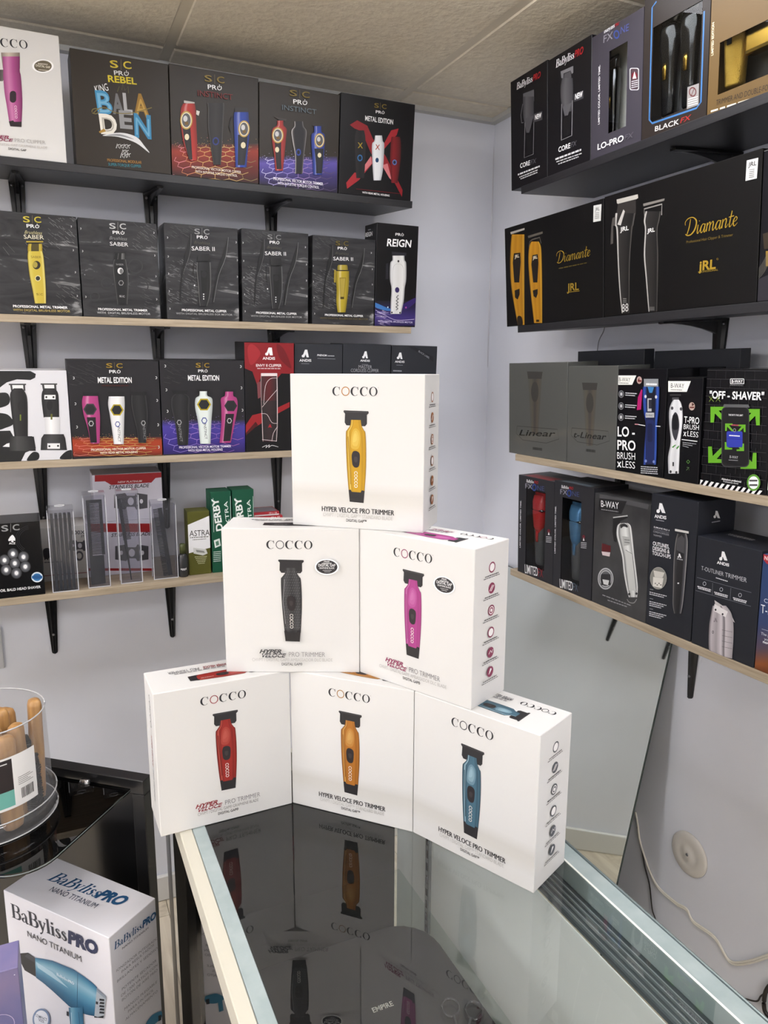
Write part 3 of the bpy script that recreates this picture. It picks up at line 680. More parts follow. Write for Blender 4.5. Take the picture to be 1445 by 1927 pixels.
A.d([(292, 166, 250), (330, 163, 258), (430, 174, 266), (520, 192, 271), (600, 206, 272)], [(0, '#a8901c'), (.08, '#f0de6a'), (.3, '#ead24e'), (.8, '#e6cb48'), (.94, '#f4e684'), (1, '#a8901c')]); A.t('SABER', 184, 332, 244, 334, 13, '#7a6a20'); A.e(216, 374, 23, 25, '#2a2614'); A.e(208, 372, 14, 18, '#bfae4a'); A.e(224, 452, 17, 17, '#e8e0b0'); A.e(224, 452, 13, 13, '#2c2c22'); SClogo(A, 215, 551, 254, 553, 11, '#8a7a28', '#8a7a28')
A.part('caption_lettering'); A.t('PROFESSIONAL METAL TRIMMER', 78, 623, 400, 632, 14, '#f5f5f5', .02); A.t('WITH DIGITAL BRUSHLESS MOTOR', 78, 644, 415, 653, 13, '#d8be6a', .012)
c = wallbox('b', 2, 'A3', (493, 673), (950, 684), (455, 90), .09, 'trimmer_box', 'dark slate box with a black trimmer, second from the left on the second back shelf', SLATE, group=CARTG)
A = c.front('A3'); A.part('scratch_print'); scratches(A, 780, 120, 900, 280, 45, 3, '#757575', -35, 40); scratches(A, 820, 430, 930, 640, 30, 4, '#606060', -30, 60); notches(A, [(476, 158), (487, 291), (498, 432), (506, 561), (908, 183), (913, 317), (920, 440), (924, 576)])
for x, y, r_ in ((530, 420, 40), (630, 480, 35), (800, 380, 45), (840, 500, 38), (560, 560, 30)): A.ring(x, y, r_, r_, 8, '#343436')
A.part('brand_lettering'); SClogo(A, 647, 158, 745, 162, 32, '#b8b8b8', '#999999'); PROlogo(A, 666, 189, 735, 193, 18); A.t('Brushless', 646, 222, 752, 228, 19, '#8a8a8a', -.004, .4); A.t('SABER', 650, 258, 758, 264, 22, '#e0e0e0', .005)
A.part('trimmer_picture'); A.d([(296, 676, 744), (304, 674, 746)], [(0, '#1c1c1c'), (1, '#1c1c1c')], False); A.d([(304, 680, 740), (342, 672, 742)], [(0, '#101010'), (.3, '#101010'), (.32, '#6a6a6a'), (.36, '#151515'), (.62, '#151515'), (.65, '#6a6a6a'), (1, '#0d0d0d')], False)
A.d([(340, 676, 742), (370, 668, 748), (440, 672, 758), (520, 684, 757), (606, 694, 752)], [(0, '#5a5a5a'), (.06, '#222222'), (.2, '#151517'), (.8, '#151517'), (.94, '#2a2a2a'), (1, '#666666')]); A.t('SABER', 686, 374, 730, 376, 10, '#8a8a8a'); A.e(711, 408, 17, 19, '#d8d8d8'); A.e(716, 410, 10, 15, '#6a6a6a'); A.ring(715, 479, 16, 17, 4, '#8d8d8d', 6); SClogo(A, 705, 562, 737, 564, 10, '#bcbcbc', '#bcbcbc')
A.part('caption_lettering'); A.t('PROFESSIONAL METAL TRIMMER', 580, 640, 872, 648, 13, '#f2f2f2', .02); A.t('WITH  DIGITAL BRUSHLESS MOTOR', 574, 660, 888, 668, 12, '#c4c4c4', .006)
def saber2(view, bl, br, tp, label, x0, logo, gold, inset):
    c = wallbox('b', 2, view, bl, br, tp, .1, 'clipper_box', label, SLATE, inset=inset, group=CARTG)
    A = c.front(view); s = (br[0]-bl[0])/427.; X = lambda x: bl[0]+(x-988)*s; t0 = tp[1]; Y = lambda y: t0+(y-122)*(bl[1]-tp[1])/566.
    def P(l): return [(X(x), Y(y)) for x, y in l]
    A.part('scratch_print'); scratches(A, X(990), Y(340), X(1150), Y(600), 110, len(label), '#8a8a8a', -25, 38*s); scratches(A, X(1000), Y(140), X(1130), Y(200), 25, 8, '#5a5a5a', -25, 50*s)
    A.sp(P([(1125, 190), (1120, 300), (1080, 420), (1070, 560), (1062, 590), (1066, 470), (1095, 300)]), '#1a1a1b'); A.sp(P([(1348, 210), (1330, 330), (1290, 440), (1262, 590), (1258, 540), (1285, 400), (1325, 280)]), '#1a1a1b')
    A.l(P([(1348, 210), (1332, 330), (1290, 440), (1262, 595)]), 2.2*s, '#7a7a7a', smooth=3); A.l(P([(1128, 190), (1122, 300), (1084, 420)]), 2*s, '#6a6a6a', smooth=3)
    notches(A, P([(988, 212), (992, 324), (994, 426), (998, 530), (1002, 634), (1393, 240), (1400, 346), (1400, 445), (1402, 542), (1404, 646)]), 8*s)
    A.part('brand_lettering'); SClogo(A, X(1148), Y(190), X(1236), Y(194), 30*s, logo, logo); PROlogo(A, X(1162), Y(217), X(1226), Y(221), 18*s); A.t('Brushless', X(1145), Y(248), X(1240), Y(254), 17*s, '#5a554a', -.004, .4); A.t('SABER II', X(1132), Y(288), X(1268), Y(292), 24*s, '#e6e6e6', .004)
    A.part('clipper_picture')
    if gold:
        A.p(P([(1138, 350), (1150, 350), (1148, 432), (1136, 432)]), '#b8a23a')
        A.d([(Y(318), X(1165), X(1226)), (Y(328), X(1160), X(1230)), (Y(352), X(1160), X(1232))], grad('#c8b440'), False); A.d([(Y(358), X(1150), X(1240)), (Y(420), X(1150), X(1240)), (Y(480), X(1154), X(1236)), (Y(560), X(1152), X(1226)), (Y(626), X(1162), X(1216))], grad('#d8bf34'))
        A.p(P([(1174, 400), (1220, 400), (1206, 535), (1180, 535)]), '#a8922a'); A.p(P([(1178, 406), (1214, 406), (1202, 530), (1183, 530)]), '#c9b24a'); A.r(X(1180), Y(525), X(1206), Y(540), '#5a4c18')
    else:
        A.d([(Y(308), X(1175), X(1235)), (Y(320), X(1168), X(1238)), (Y(352), X(1166), X(1238))], [(0, '#2a2a2a'), (.4, '#202021'), (1, '#161616')], False)
        A.d([(Y(358), X(1162), X(1242)), (Y(420), X(1162), X(1245)), (Y(500), X(1170), X(1245)), (Y(560), X(1174), X(1238)), (Y(618), X(1180), X(1222))], [(0, '#7a7a7a'), (.07, '#1d1d1d'), (.2, '#2b2b2d'), (.5, '#202022'), (.9, '#161616'), (1, '#666666')])
        A.p(P([(1184, 408), (1226, 408), (1218, 540), (1190, 540)]), '#131313'); A.e(X(1204), Y(430), 16*s, 20*s, '#1e1e20')
        for yy in (548, 562, 576): A.e(X(1202), Y(yy), 3.5*s, 4*s, '#e0e0e0')
        A.l(P([(1146, 355), (1140, 420), (1150, 450)]), 6*s, '#222222'); A.e(X(1148), Y(496), 4*s, 5*s, '#e4e4e4')
    A.part('caption_lettering'); A.t('PROFESSIONAL METAL CLIPPER', X(1074), Y(648), X(1338), Y(656), 13*s, '#f2f2f2', .02); A.t('WITH DIGITAL BRUSHLESS EGR MOTOR', X(1040), Y(667), X(1372), Y(676), 11*s, '#7a6a3c' if gold else '#a9a9a9', .006)
    return c
saber2('A3', (988, 685), (1415, 695), (972, 122), 'dark slate box with a black clipper, left of its look-alike on the second back shelf', 0, '#8f8f8f', False, .004)
saber2('A4', (125, 765), (550, 775), (122, 170), 'dark slate box with a black clipper, right of its look-alike on the second back shelf', 0, '#7a7a7a', False, .004)
saber2('A4', (575, 777), (975, 793), (582, 213), 'dark slate box with a yellow-gold clipper on the second back shelf', 0, '#7a6a28', True, .005)
c = wallbox('b', 2, 'A4', (978, 795), (1243, 806), (993, 132), .08, 'clipper_box', 'tall narrow black box with a white clipper over violet light, overhanging the shelf end', BLK, inset=.002, group=CARTG)
A = c.front('A4'); A.part('glow_picture'); A.v(978, 640, 1245, 802, [(0, '#1b1a20'), (.3, '#2a2352'), (.7, '#4a3a8a'), (1, '#2d2458')]); A.sp([(980, 652), (1060, 685), (1110, 700), (1060, 705), (980, 680)], '#4a8ad8'); A.sp([(1160, 668), (1250, 618), (1255, 640), (1180, 700)], '#3d2a78')
rg = random.Random(4)
for k in range(26):
    x = rg.uniform(978, 1040); y = rg.uniform(700, 790); A.l([(x, y), (x+rg.uniform(20, 80), y+rg.uniform(2, 25))], rg.uniform(1, 2.5), rg.choice(['#c9b8e8', '#8a78c8', '#e8e0f8']))
A.l([(985, 700), (1050, 735), (1120, 765), (1235, 760)], 3, '#d0c4f0', smooth=4); A.e(1065, 682, 4, 5, '#d8f0ff'); A.e(1182, 684, 5, 6, '#c860c0')
A.part('brand_lettering'); PROlogo(A, 1114, 218, 1168, 222, 17); A.t('REIGN', 1058, 285, 1218, 294, 46, '#f5f5f5', .02, .12)
A.part('clipper_picture'); A.p([(1090, 322), (1186, 330), (1182, 350), (1092, 342)], '#2a2a32'); A.d([(348, 1094, 1172), (378, 1094, 1174), (400, 1080, 1184), (500, 1078, 1184), (560, 1088, 1174), (640, 1084, 1168), (725, 1082, 1150)], [(0, '#9a9a9c'), (.12, '#dcdcdc'), (.5, '#d2d2d0'), (.85, '#e0e0de'), (1, '#8e8e90')])
A.l([(1095, 540), (1098, 430), (1130, 400), (1166, 430), (1164, 545)], 2, '#a8a8a6', smooth=4); A.e(1133, 384, 6, 8, '#2a2a2e'); A.e(1125, 570, 14, 18, '#3c2e68'); A.l([(1118, 700), (1130, 690), (1116, 680), (1132, 670), (1118, 660), (1132, 650), (1118, 640), (1134, 628), (1120, 618), (1134, 604)], 5, '#3a3a40', smooth=3); A.e(1091, 716, 5, 6, '#2a2a2e'); A.e(1143, 718, 5, 6, '#2a2a2e'); A.p([(1052, 400), (1068, 396), (1068, 500), (1050, 500)], '#24242c')
A.part('caption_lettering'); A.t('WITH DIGITAL BRUSHLESS MOTOR', 1000, 776, 1225, 786, 11, '#d8d0f0', .01)
A = c.left('A4'); A.part('side_lettering'); A.t('REIGN', 920, 228, 966, 218, 26, '#e8e8e8', .02, .1); A.gk(938, 182, 956, 178, 5, '#b0b0b0')

# ---- back wall, third shelf
c = wallbox('b', 3, 'A5', (-130, 745), (431, 702), (396, 180), .1, 'trimmer_box', 'black and white cow-patterned box with two trimmers at the left picture edge', mat('carton_cool_white', '#d8d8dc', .4), group=CARTG)
A = c.front('A5'); BK = '#232425'; A.part('pattern_print'); A.p([(-100, 182), (180, 183), (212, 200), (208, 222), (180, 236), (100, 232), (40, 250), (0, 280), (-100, 330)], BK)
A.sp([(-60, 330), (30, 310), (58, 340), (50, 380), (0, 400), (-60, 400)], BK); A.sp([(-60, 440), (30, 435), (70, 465), (75, 500), (30, 520), (0, 530), (-60, 540)], BK); A.p([(-100, 540), (60, 535), (85, 580), (200, 570), (212, 640), (150, 665), (125, 716), (-100, 728)], BK)
A.sp([(160, 712), (175, 680), (200, 660), (228, 668), (232, 695), (215, 710)], BK); A.sp([(355, 702), (375, 670), (405, 652), (428, 655), (430, 700)], BK); A.p([(15, 630), (40, 612), (56, 608), (56, 632)], '#e6e6e8')
A.part('trimmer_picture'); A.r(52, 258, 154, 266, '#3a3a3a'); A.d([(266, 60, 148), (300, 66, 150)], [(0, '#3a3a3a'), (.12, '#3a3a3a'), (.14, '#e4e4e4'), (.86, '#e4e4e4'), (.88, '#3a3a3a'), (1, '#3a3a3a')], False); A.d([(285, 82, 132), (310, 62, 150), (350, 60, 162), (450, 70, 165), (560, 84, 165), (590, 88, 166)], [(0, '#1e1e1f'), (.2, '#343435'), (.5, '#2a2a2b'), (.9, '#1c1c1d'), (1, '#3a3a3a')]); A.d([(568, 62, 190), (600, 58, 204), (655, 56, 212)], [(0, '#2a2a2b'), (.3, '#484848'), (1, '#1f1f20')]); A.r(117, 440, 125, 476, '#8a9a3a'); A.e(122, 390, 18, 32, '#242425')
A.part('trimmer_picture'); A.r(240, 256, 338, 264, '#3a3a3a'); A.d([(264, 248, 332), (296, 254, 334)], [(0, '#3a3a3a'), (.14, '#3a3a3a'), (.16, '#e4e4e4'), (.84, '#e4e4e4'), (.86, '#3a3a3a'), (1, '#3a3a3a')], False); A.d([(285, 262, 322), (310, 248, 342), (360, 246, 348), (458, 258, 350)], [(0, '#1e1e1f'), (.3, '#363637'), (1, '#1c1c1d')]); A.r(262, 324, 328, 350, '#e8e8e8'); A.e(274, 337, 6, 6, '#222222'); A.e(316, 337, 6, 6, '#222222'); A.d([(455, 262, 354), (520, 266, 354), (582, 274, 352)], [(0, '#d0d0d2'), (.4, '#f0f0f0'), (1, '#c8c8ca')], False); A.e(294, 385, 18, 30, '#222223'); A.r(299, 436, 310, 470, '#7a7a3a')
A.d([(556, 260, 376), (580, 244, 386), (650, 240, 396)], [(0, '#2a2a2b'), (.4, '#474748'), (1, '#202021')], False); A.r(280, 610, 354, 642, '#e8e8e8'); A.e(292, 627, 6, 6, '#222222'); A.e(343, 625, 6, 6, '#222222')
VIO = mat('carton_grey_black', '#29282b', .4)
def sc_metal(view, label, bl, br, tp):
    return wallbox('b', 3, view, bl, br, tp, .1, 'clipper_box' if 'clipper' in label else 'trimmer_box', label, VIO, group=CARTG)
c = sc_metal('A5', 'dark box with a pink, a white and a black clipper over an orange honeycomb floor', (432, 702), (962, 681), (398, 118)); A = c.front('A5')
A.part('floor_picture'); A.hexfloor(425, 570, 960, 690, [(0, '#29282b'), (.2, '#c04a24'), (.6, '#c84a30'), (1, '#7a2c1c')], ['#ff9a8a', '#ffb07a', '#ffd070', '#ffe080', '#e8c070', '#b0a060'], 8, 2.4)
scratches(A, 400, 130, 560, 260, 40, 6, '#4a4a4c', -20, 60); notches(A, [(434, 224), (444, 376), (453, 513), (921, 222), (926, 356), (932, 500), (936, 632)], 12)
A.part('brand_lettering'); SClogo(A, 627, 163, 724, 164, 26, '#b8962c'); PROlogo(A, 645, 195, 712, 195, 18); A.t('METAL EDITION', 578, 252, 778, 252, 32, '#f0f0f0', .025); A.gk(600, 268, 760, 268, 8, '#4a1a18')
def hexdev(A, cx, top, neck, body, col, plate, dial, btn, name, y0, y1, lab=None, wx=50):
    A.part(name); A.p([(cx-wx, top), (cx+wx, top+2), (cx+wx*.8, top+22), (cx-wx*.8, top+22)], '#1b1a1c')
    A.d(body, col); A.p([(cx+dial[0]+dial[1]*math.cos(R(60*k)), dial[2]+dial[1]*.95*math.sin(R(60*k))) for k in range(6)], dial[3]); A.p([(cx+dial[0]+dial[1]*.78*math.cos(R(60*k)), dial[2]+dial[1]*.74*math.sin(R(60*k))) for k in range(6)], '#232325')
    if plate: A.p(plate, '#231c22')
    A.ring(cx+btn[0], btn[1], btn[2], btn[2]*1.15, btn[2]*.3, btn[3], 6)
    if lab: A.t('INSTINCT', lab[0], lab[1], lab[2], lab[3], 14, lab[4], .01)
PK = grad('#d8509c', .7); WHT = [(0, '#b8b8ba'), (.15, '#e4e4e6'), (.6, '#f0f0ee'), (1, '#b0b0b2')]; DK = [(0, '#3a3a3c'), (.1, '#1f1f21'), (.5, '#2c2c2e'), (.9, '#19191b'), (1, '#38383a')]
hexdev(A, 536, 308, 0, [(330, 490, 578), (370, 484, 582), (440, 494, 590), (520, 518, 590), (610, 535, 588)], PK, [(512, 455), (565, 455), (572, 605), (535, 605)], (-4, 40, 408, '#3a3a3c'), (2, 492, 16, '#b9b9b9'), 'clipper_picture', 0, 0)
hexdev(A, 686, 306, 0, [(332, 642, 734), (380, 638, 736), (440, 648, 734), (520, 660, 732), (614, 672, 730)], WHT, None, (4, 40, 412, '#d8c020'), (8, 496, 16, '#3a50b0'), 'clipper_picture', 0, 0, (694, 512, 697, 600, '#5a5a5e'))
hexdev(A, 820, 304, 0, [(326, 776, 860), (370, 774, 866), (440, 786, 872), (520, 806, 866), (606, 818, 862)], DK, None, (18, 1, 405, '#232325'), (26, 489, 14, '#a8a8a8'), 'clipper_picture', 0, 0, (842, 505, 848, 588, '#7a7a7c'))
A.part('caption_lettering'); A.t('PROFESSIONAL VECTOR MOTOR CLIPPER', 538, 654, 862, 644, 13, '#f8e8d8', .015); A.t('WITH REAR METAL HOUSING', 590, 672, 812, 666, 13, '#f8e8d8', .015)
c = sc_metal('A5', 'dark box with a black, a white and a pink trimmer over a violet honeycomb floor', (965, 681), (1453, 670), (943, 116)); A = c.front('A5')
A.part('floor_picture'); A.hexfloor(960, 470, 1448, 676, [(0, '#29282b'), (.2, '#5446b0'), (.6, '#4a3aa0'), (1, '#322670')], ['#b8a8ff', '#a890f0', '#c8a0f0', '#b088e0', '#a078c8', '#c080c0'], 7, 2.4)
scratches(A, 960, 130, 1080, 260, 25, 7, '#454547', -20, 50); notches(A, [(974, 153), (981, 294), (988, 420), (1420, 156), (1424, 282), (1430, 414)], 12)
A.part('brand_lettering'); SClogo(A, 1156, 161, 1236, 162, 26, '#b8962c'); PROlogo(A, 1170, 190, 1226, 190, 16); A.t('METAL EDITION', 1110, 238, 1294, 238, 30, '#ececec', .025)
hexdev(A, 1062, 296, 0, [(318, 1038, 1088), (340, 1014, 1118), (400, 1012, 1116), (500, 1036, 1116), (620, 1050, 1110)], DK, None, (0, 1, 400, '#232325'), (-4, 486, 15, '#a8a8a8'), 'trimmer_picture', 0, 0, (1052, 505, 1064, 600, '#8a8a8c'))
hexdev(A, 1200, 290, 0, [(302, 1178, 1222), (328, 1176, 1224), (345, 1154, 1252), (400, 1152, 1254), (480, 1168, 1248), (612, 1182, 1242)], [(0, '#b0b8b8'), (.2, '#dfe8e4'), (.7, '#e4ece8'), (1, '#a8b0ae')], None, (4, 42, 380, '#d8c020'), (6, 475, 18, '#3a50b0'), 'trimmer_picture', 0, 0, (1202, 494, 1210, 585, '#5a5a5e'), 40)
hexdev(A, 1350, 292, 0, [(304, 1330, 1376), (330, 1326, 1378), (345, 1304, 1398), (400, 1306, 1402), (500, 1306, 1384), (606, 1296, 1362)], PK, [(1332, 435), (1382, 435), (1360, 595), (1318, 598)], (12, 38, 388, '#2a2a2c'), (4, 476, 15, '#bcbcbc'), 'trimmer_picture', 0, 0, None, 36)
A.part('caption_lettering'); A.t('PROFESSIONAL VECTOR MOTOR TRIMMER', 1058, 640, 1364, 632, 13, '#efe8fa', .015); A.t('WITH REAR METAL HOUSING', 1110, 658, 1314, 651, 13, '#efe8fa', .015)
c = wallbox('b', 3, 'C1', (140, 762), (440, 748), (125, 78), .1, 'clipper_box', 'red-fronted black box with an outlined clipper, left of three dark grey boxes', BLK, group=CARTG)
A = c.front('C1'); A.part('red_print'); A.p([(126, 80), (436, 84), (436, 275), (360, 272), (336, 300), (230, 300), (212, 350), (180, 260), (128, 240)], '#a51f28'); A.sp([(180, 90), (230, 150), (170, 220), (150, 120)], '#c23038'); A.sp([(330, 90), (380, 130), (420, 240), (350, 180)], '#861520'); A.p([(140, 590), (180, 530), (300, 500), (410, 448), (410, 480), (300, 540), (138, 640)], '#b8242c'); A.p([(138, 640), (200, 570), (215, 590), (140, 655)], '#5a1218')
A.part('brand_lettering'); A.p([(262, 160), (280, 112), (300, 112), (306, 160), (288, 160), (282, 140), (276, 160)], '#f6f2f2'); A.e(268, 152, 9, 9, '#f6f2f2'); A.t('ANDIS', 243, 186, 320, 187, 16, '#f6f2f2', .02); A.t('ENVY II CLIPPER', 203, 230, 360, 231, 16, '#f2e6e6', .015); A.gk(210, 241, 355, 242, 5, '#e0c8c8')
A.part('clipper_picture'); A.d([(272, 232, 334), (290, 232, 334), (400, 232, 336), (580, 240, 336), (692, 244, 330)], [(0, '#c9b0b0'), (.05, '#4a2a2c'), (.5, '#6a2026'), (.93, '#3a2a2c'), (1, '#d8c8c8')]); A.r(234, 270, 332, 288, '#e8dada'); A.d([(440, 236, 330), (575, 244, 330), (690, 248, 326)], [(0, '#2a2526'), (.5, '#3a2a2c'), (1, '#241f20')], False)
for pts in ([(250, 460), (260, 350), (290, 305), (332, 300)], [(240, 480), (290, 420), (334, 370)], [(234, 520), (270, 525), (300, 575), (336, 580)], [(300, 690), (310, 640), (335, 600)], [(240, 680), (330, 690)], [(238, 500), (244, 685)], [(332, 300), (334, 580)]): A.l(pts, 2.5, '#e8d8d8', smooth=3)
A.p([(276, 608), (286, 586), (292, 586), (300, 608), (290, 604), (284, 604)], '#c8303a'); A.p([(208, 330), (230, 320), (230, 420), (214, 428)], '#8a4a50'); A.l([(240, 728), (270, 715), (262, 732), (285, 712), (280, 730), (300, 716), (340, 726)], 3, '#d8d8d8', smooth=3)
for nm, bl, br, tp, lab, ins in (('clipper_box', (441, 748), (731, 735), (440, 86), 'dark grey box behind the yellow-trimmer box, next to the red-fronted box', .012), ('clipper_box', (733, 735), (1022, 722), (733, 88), 'dark grey box with a serif title, second from the shelf end behind the yellow-trimmer box', .012), ('clipper_box', (1025, 722), (1300, 712), (1026, 98), 'dark grey box with a diagonal corner stripe at the end of the third back shelf', .014)):
    c = wallbox('b', 3, 'C1', bl, br, tp, .1, nm, lab, mat('carton_graphite', '#313338', .4), inset=ins, group=CARTG); A = c.front('C1'); cx = (507, 876, 1090)[0 if bl[0] < 500 else 1 if bl[0] < 900 else 2]; y = (0, 10, 18)[0 if bl[0] < 500 else 1 if bl[0] < 900 else 2]
    A.part('brand_lettering'); k = .8 if cx > 600 else 1; A.p([(cx-20*k, 172+y*.6), (cx-2*k, 125+y), (cx+12*k, 125+y), (cx+22*k, 172+y*.6), (cx+8*k, 172+y*.6), (cx+2*k, 152+y), (cx-6*k, 172+y*.6)], '#ecedf0'); A.e(cx-14*k, 164+y*.6, 8*k, 8*k, '#ecedf0'); A.t('ANDIS', cx-37*k, 198+y*.6 if k == 1 else 190+y*.8, cx+37*k, 199+y*.6 if k == 1 else 192+y*.8, 15*k, '#ecedf0', .02); A.l([(cx-25*k, 211+y*.5), (cx+24*k, 212+y*.5)], 2, '#9a9ca4')
    A.part('caption_lettering')
    if cx == 507: A.t('PHENOM', 580, 164, 640, 166, 11, '#ecedf0', .02, .2); A.gk(644, 163, 686, 164, 6, '#b0b2b8'); A.l([(582, 179), (692, 183)], 1.5, '#b0b2b8')
    elif cx == 876: A.t('MASTER', 836, 240, 918, 242, 20, '#a9aab0', -.006); A.t('CORDLESS CLIPPER', 788, 262, 960, 265, 20, '#a9aab0', -.006)
    else: A.p([(1140, 104), (1180, 106), (1298, 170), (1298, 200)], '#222327'); A.t('BLACK LABEL', 1205, 138, 1272, 182, 11, '#9a9ca4', .01); A.gk(1050, 255, 1102, 257, 8, '#9a9ca4')

# ---- back wall, lowest shelf
c = wallbox('b', 4, 'A6', (-90, 708), (222, 664), (198, 311), .1, 'shaver_box', 'glossy black box with seven round shaver heads on the lowest back shelf', mat('carton_gloss_black', '#161617', .22), group=CARTG)
A = c.front('A6'); A.part('brand_lettering'); SClogo(A, 8, 362, 96, 354, 28, '#9a9a9a', '#8a8a8a'); A.sp([(60, 378), (74, 396), (74, 406), (64, 406), (66, 412), (54, 412), (56, 406), (42, 408), (42, 398)], '#f0f0f0', 4); A.t('ACE', 44, 424, 74, 423, 9, '#f0f0f0', .02)
A.part('shaver_picture')
for x, y in ((63, 470), (114, 485), (22, 501), (72, 516), (123, 532), (30, 548), (80, 563)): A.e(x, y, 27, 28, '#2b2b2d'); A.e(x, y, 23, 24, '#55565a'); A.e(x, y, 14, 15, '#8b8c90'); A.e(x, y, 9, 10, '#f4f4f4')
for r_ in (60, 68, 76): A.ring(150, 400, r_, r_*.9, 3, '#262629', 20, 120, 260)
A.part('seal'); A.e(180, 583, 28, 25, '#dfe8f0'); A.e(180, 583, 26, 23, '#4a90cc'); A.ring(180, 583, 26, 23, 5, '#e8f0f8', 20, 200, 340); A.ring(180, 583, 26, 23, 5, '#e8f0f8', 20, 20, 160); A.sp([(160, 578), (175, 573), (200, 575), (202, 588), (180, 592), (160, 590)], '#2f6aa8')
A.part('caption_lettering'); A.t('OIL BALD HEAD SHAVER', 2, 655, 198, 635, 12, '#f5f5f5', .02)
# blade cartons behind the comb tubes
BW = mat('carton_lilac_white', '#d9d6e2', .45)
def blade_icon(A, x, y, s, col='#57565c'):
    A.p([(x-60*s, y-24*s), (x-20*s, y-30*s), (x-14*s, y-20*s), (x+14*s, y-20*s), (x+20*s, y-30*s), (x+60*s, y-24*s), (x+60*s, y+24*s), (x+20*s, y+30*s), (x+14*s, y+20*s), (x-14*s, y+20*s), (x-20*s, y+30*s), (x-60*s, y+24*s)], col); A.e(x, y, 11*s, 14*s, '#e6e3ec'); A.e(x-38*s, y, 6*s, 8*s, '#e6e3ec'); A.e(x+38*s, y, 6*s, 8*s, '#e6e3ec')
def bladebox(label, bl, br, tp, D, ins, z0, kind):
    c = wallbox('b', 4, 'A6', bl, br, tp, D, 'blade_carton', label, BW if kind != 'L' else mat('carton_pale', '#cfccc8', .5), inset=ins, group='razor blade cartons', z0=z0); A = c.front('A6'); x0, x1 = bl[0], br[0]; y0, y1 = tp[1], bl[1]
    if kind == 'U':
        A.part('red_band'); A.p([(x0, y0), (x1, y0-14), (x1, y0+10), (x1-40, y0+14), (x1-60, y0+36), (x0+80, y0+48), (x0+50, y0+30), (x0, y0+32)], '#c3272c')
        A.part('caption_lettering'); A.t('NEW PLATINUM', 572, 127, 690, 121, 9, '#f0dada', .015, .2); A.t('STAINLESS BLADE', 530, 156, 726, 146, 17, '#2a2830', .015, .25); A.part('blade_picture'); blade_icon(A, 635, 215, 1.35)
    elif kind == 'R':
        A.part('red_band'); A.r(x0, y0, x1, y0+42, '#c3272c'); A.r(x0, y1-38, x1, y1-26, '#c3272c'); A.part('caption_lettering'); A.t('STAINLESS BLADE', 540, 388, 735, 380, 16, '#2a2830', .015, .25); A.part('blade_picture'); blade_icon(A, 640, 465, 1.35)
    else:
        A.part('caption_lettering'); A.t('100X', 350, 376, 412, 374, 18, '#4a4850', .01); A.t('ST', 392, 390, 412, 389, 10, '#2a2830', .015, .2); A.part('blade_picture'); blade_icon(A, 388, 430, .9); A.ring(385, 480, 20, 24, 8, '#5a5860'); A.sp([(210, 450), (240, 445), (240, 490), (215, 492)], '#3a383e')
        for x_ in (218, 232): A.r(x_-3, 455, x_+3, 500, '#3a383e')
        A.gk(215, 512, 300, 508, 5, '#6a6870'); A.l([(208, 578), (425, 560)], 3, '#a84a4c')
    return c
cR = bladebox('white razor blade carton with red bands, below right, behind the comb tubes', (432, 578), (742, 548), (432, 322), .1, .105, 0, 'R')
bladebox('pale razor blade carton between the shaver box and the comb tubes', (204, 586), (428, 566), (204, 345), .1, .105, 0, 'L')
bladebox('red and white razor blade carton on top of the pile behind the comb tubes', (460, 312), (795, 300), (460, 88), .1, .105, cR.H+.0005, 'U')
# small bottle and blade packs
Ob, exb, einb, eupb = shelf_frame('b', 4, .04)
def on_b4(px, ins):
    o, ex, ein, eup = shelf_frame('b', 4, ins); V = VW['A6']; return hit((V[0]+px[0]/V[2], V[1]+px[1]/V[2]), o, ein)
o4, ex4, ein4, eup4 = shelf_frame('b', 4, .03)
bx = (on_b4((892, 590), .03)-o4).dot(ex4)
bt = empty('aftershave_bottle', 'small dark bottle beside the olive and white blade pack', 'bottle', fmat(o4+ex4*bx+eup4*.0005, ex4, ein4, eup4))
rb = .0125
link('bottle_body', loft([(0, 0, 0, rb*.92, rb*.92), (.002, 0, 0, rb, rb), (.05, 0, 0, rb, rb), (.058, 0, 0, rb*.8, rb*.8), (.062, 0, 0, rb*.5, rb*.5)], 20, 2), mat('bottle_dark', '#2e2f31', .25), bt)
link('cap', loft([(.062, 0, 0, rb*.62, rb*.62), (.085, 0, 0, rb*.62, rb*.62), (.087, 0, 0, rb*.5, rb*.5)], 16, 2), mat('bottle_cap', '#4f5530', .4), bt)
class _O: pass
def curved_text(parent, s, r, z, h, ang, col, name='label_lettering', b=.01):
    V, F = glyphs(s, b); mn = min(v[0] for v in V); mx = max(v[0] for v in V); sc_ = h/CAPH
    me = bpy.data.meshes.new(name); me.from_pydata([((r+.0003)*math.sin(((v[0]-(mn+mx)/2)*sc_)/r+ang), -(r+.0003)*math.cos(((v[0]-(mn+mx)/2)*sc_)/r+ang), z+v[1]*sc_) for v in V], [], F)
    link(name, me, mat('ink_'+col.strip('#'), col, .5), parent)
curved_text(bt, 'oppi', rb, .02, .006, -.1, '#e8e8e8')
c = wallbox('b', 4, 'A6', (920, 587), (1027, 577), (905, 268), .05, 'blade_pack', 'olive and white razor blade pack with a black serif name beside the green packs', mat('carton_olive', '#565623', .45), inset=.03, group='razor blade packs')
A = c.front('A6'); A.part('white_print'); A.p([(908, 330), (1020, 285), (1024, 440), (912, 468)], '#e9e9ea'); A.part('brand_lettering'); A.t('ASTRA', 920, 386, 1018, 380, 28, '#26261f', .0); A.gk(922, 392, 1014, 386, 4, '#55554a'); A.gk(935, 402, 1000, 397, 3, '#66665a'); A.part('blade_picture'); A.p([(938, 440), (1000, 448), (1008, 468), (985, 478), (940, 468)], '#cfd0cc'); A.p([(950, 450), (990, 456), (995, 466), (955, 462)], '#8c8d88')
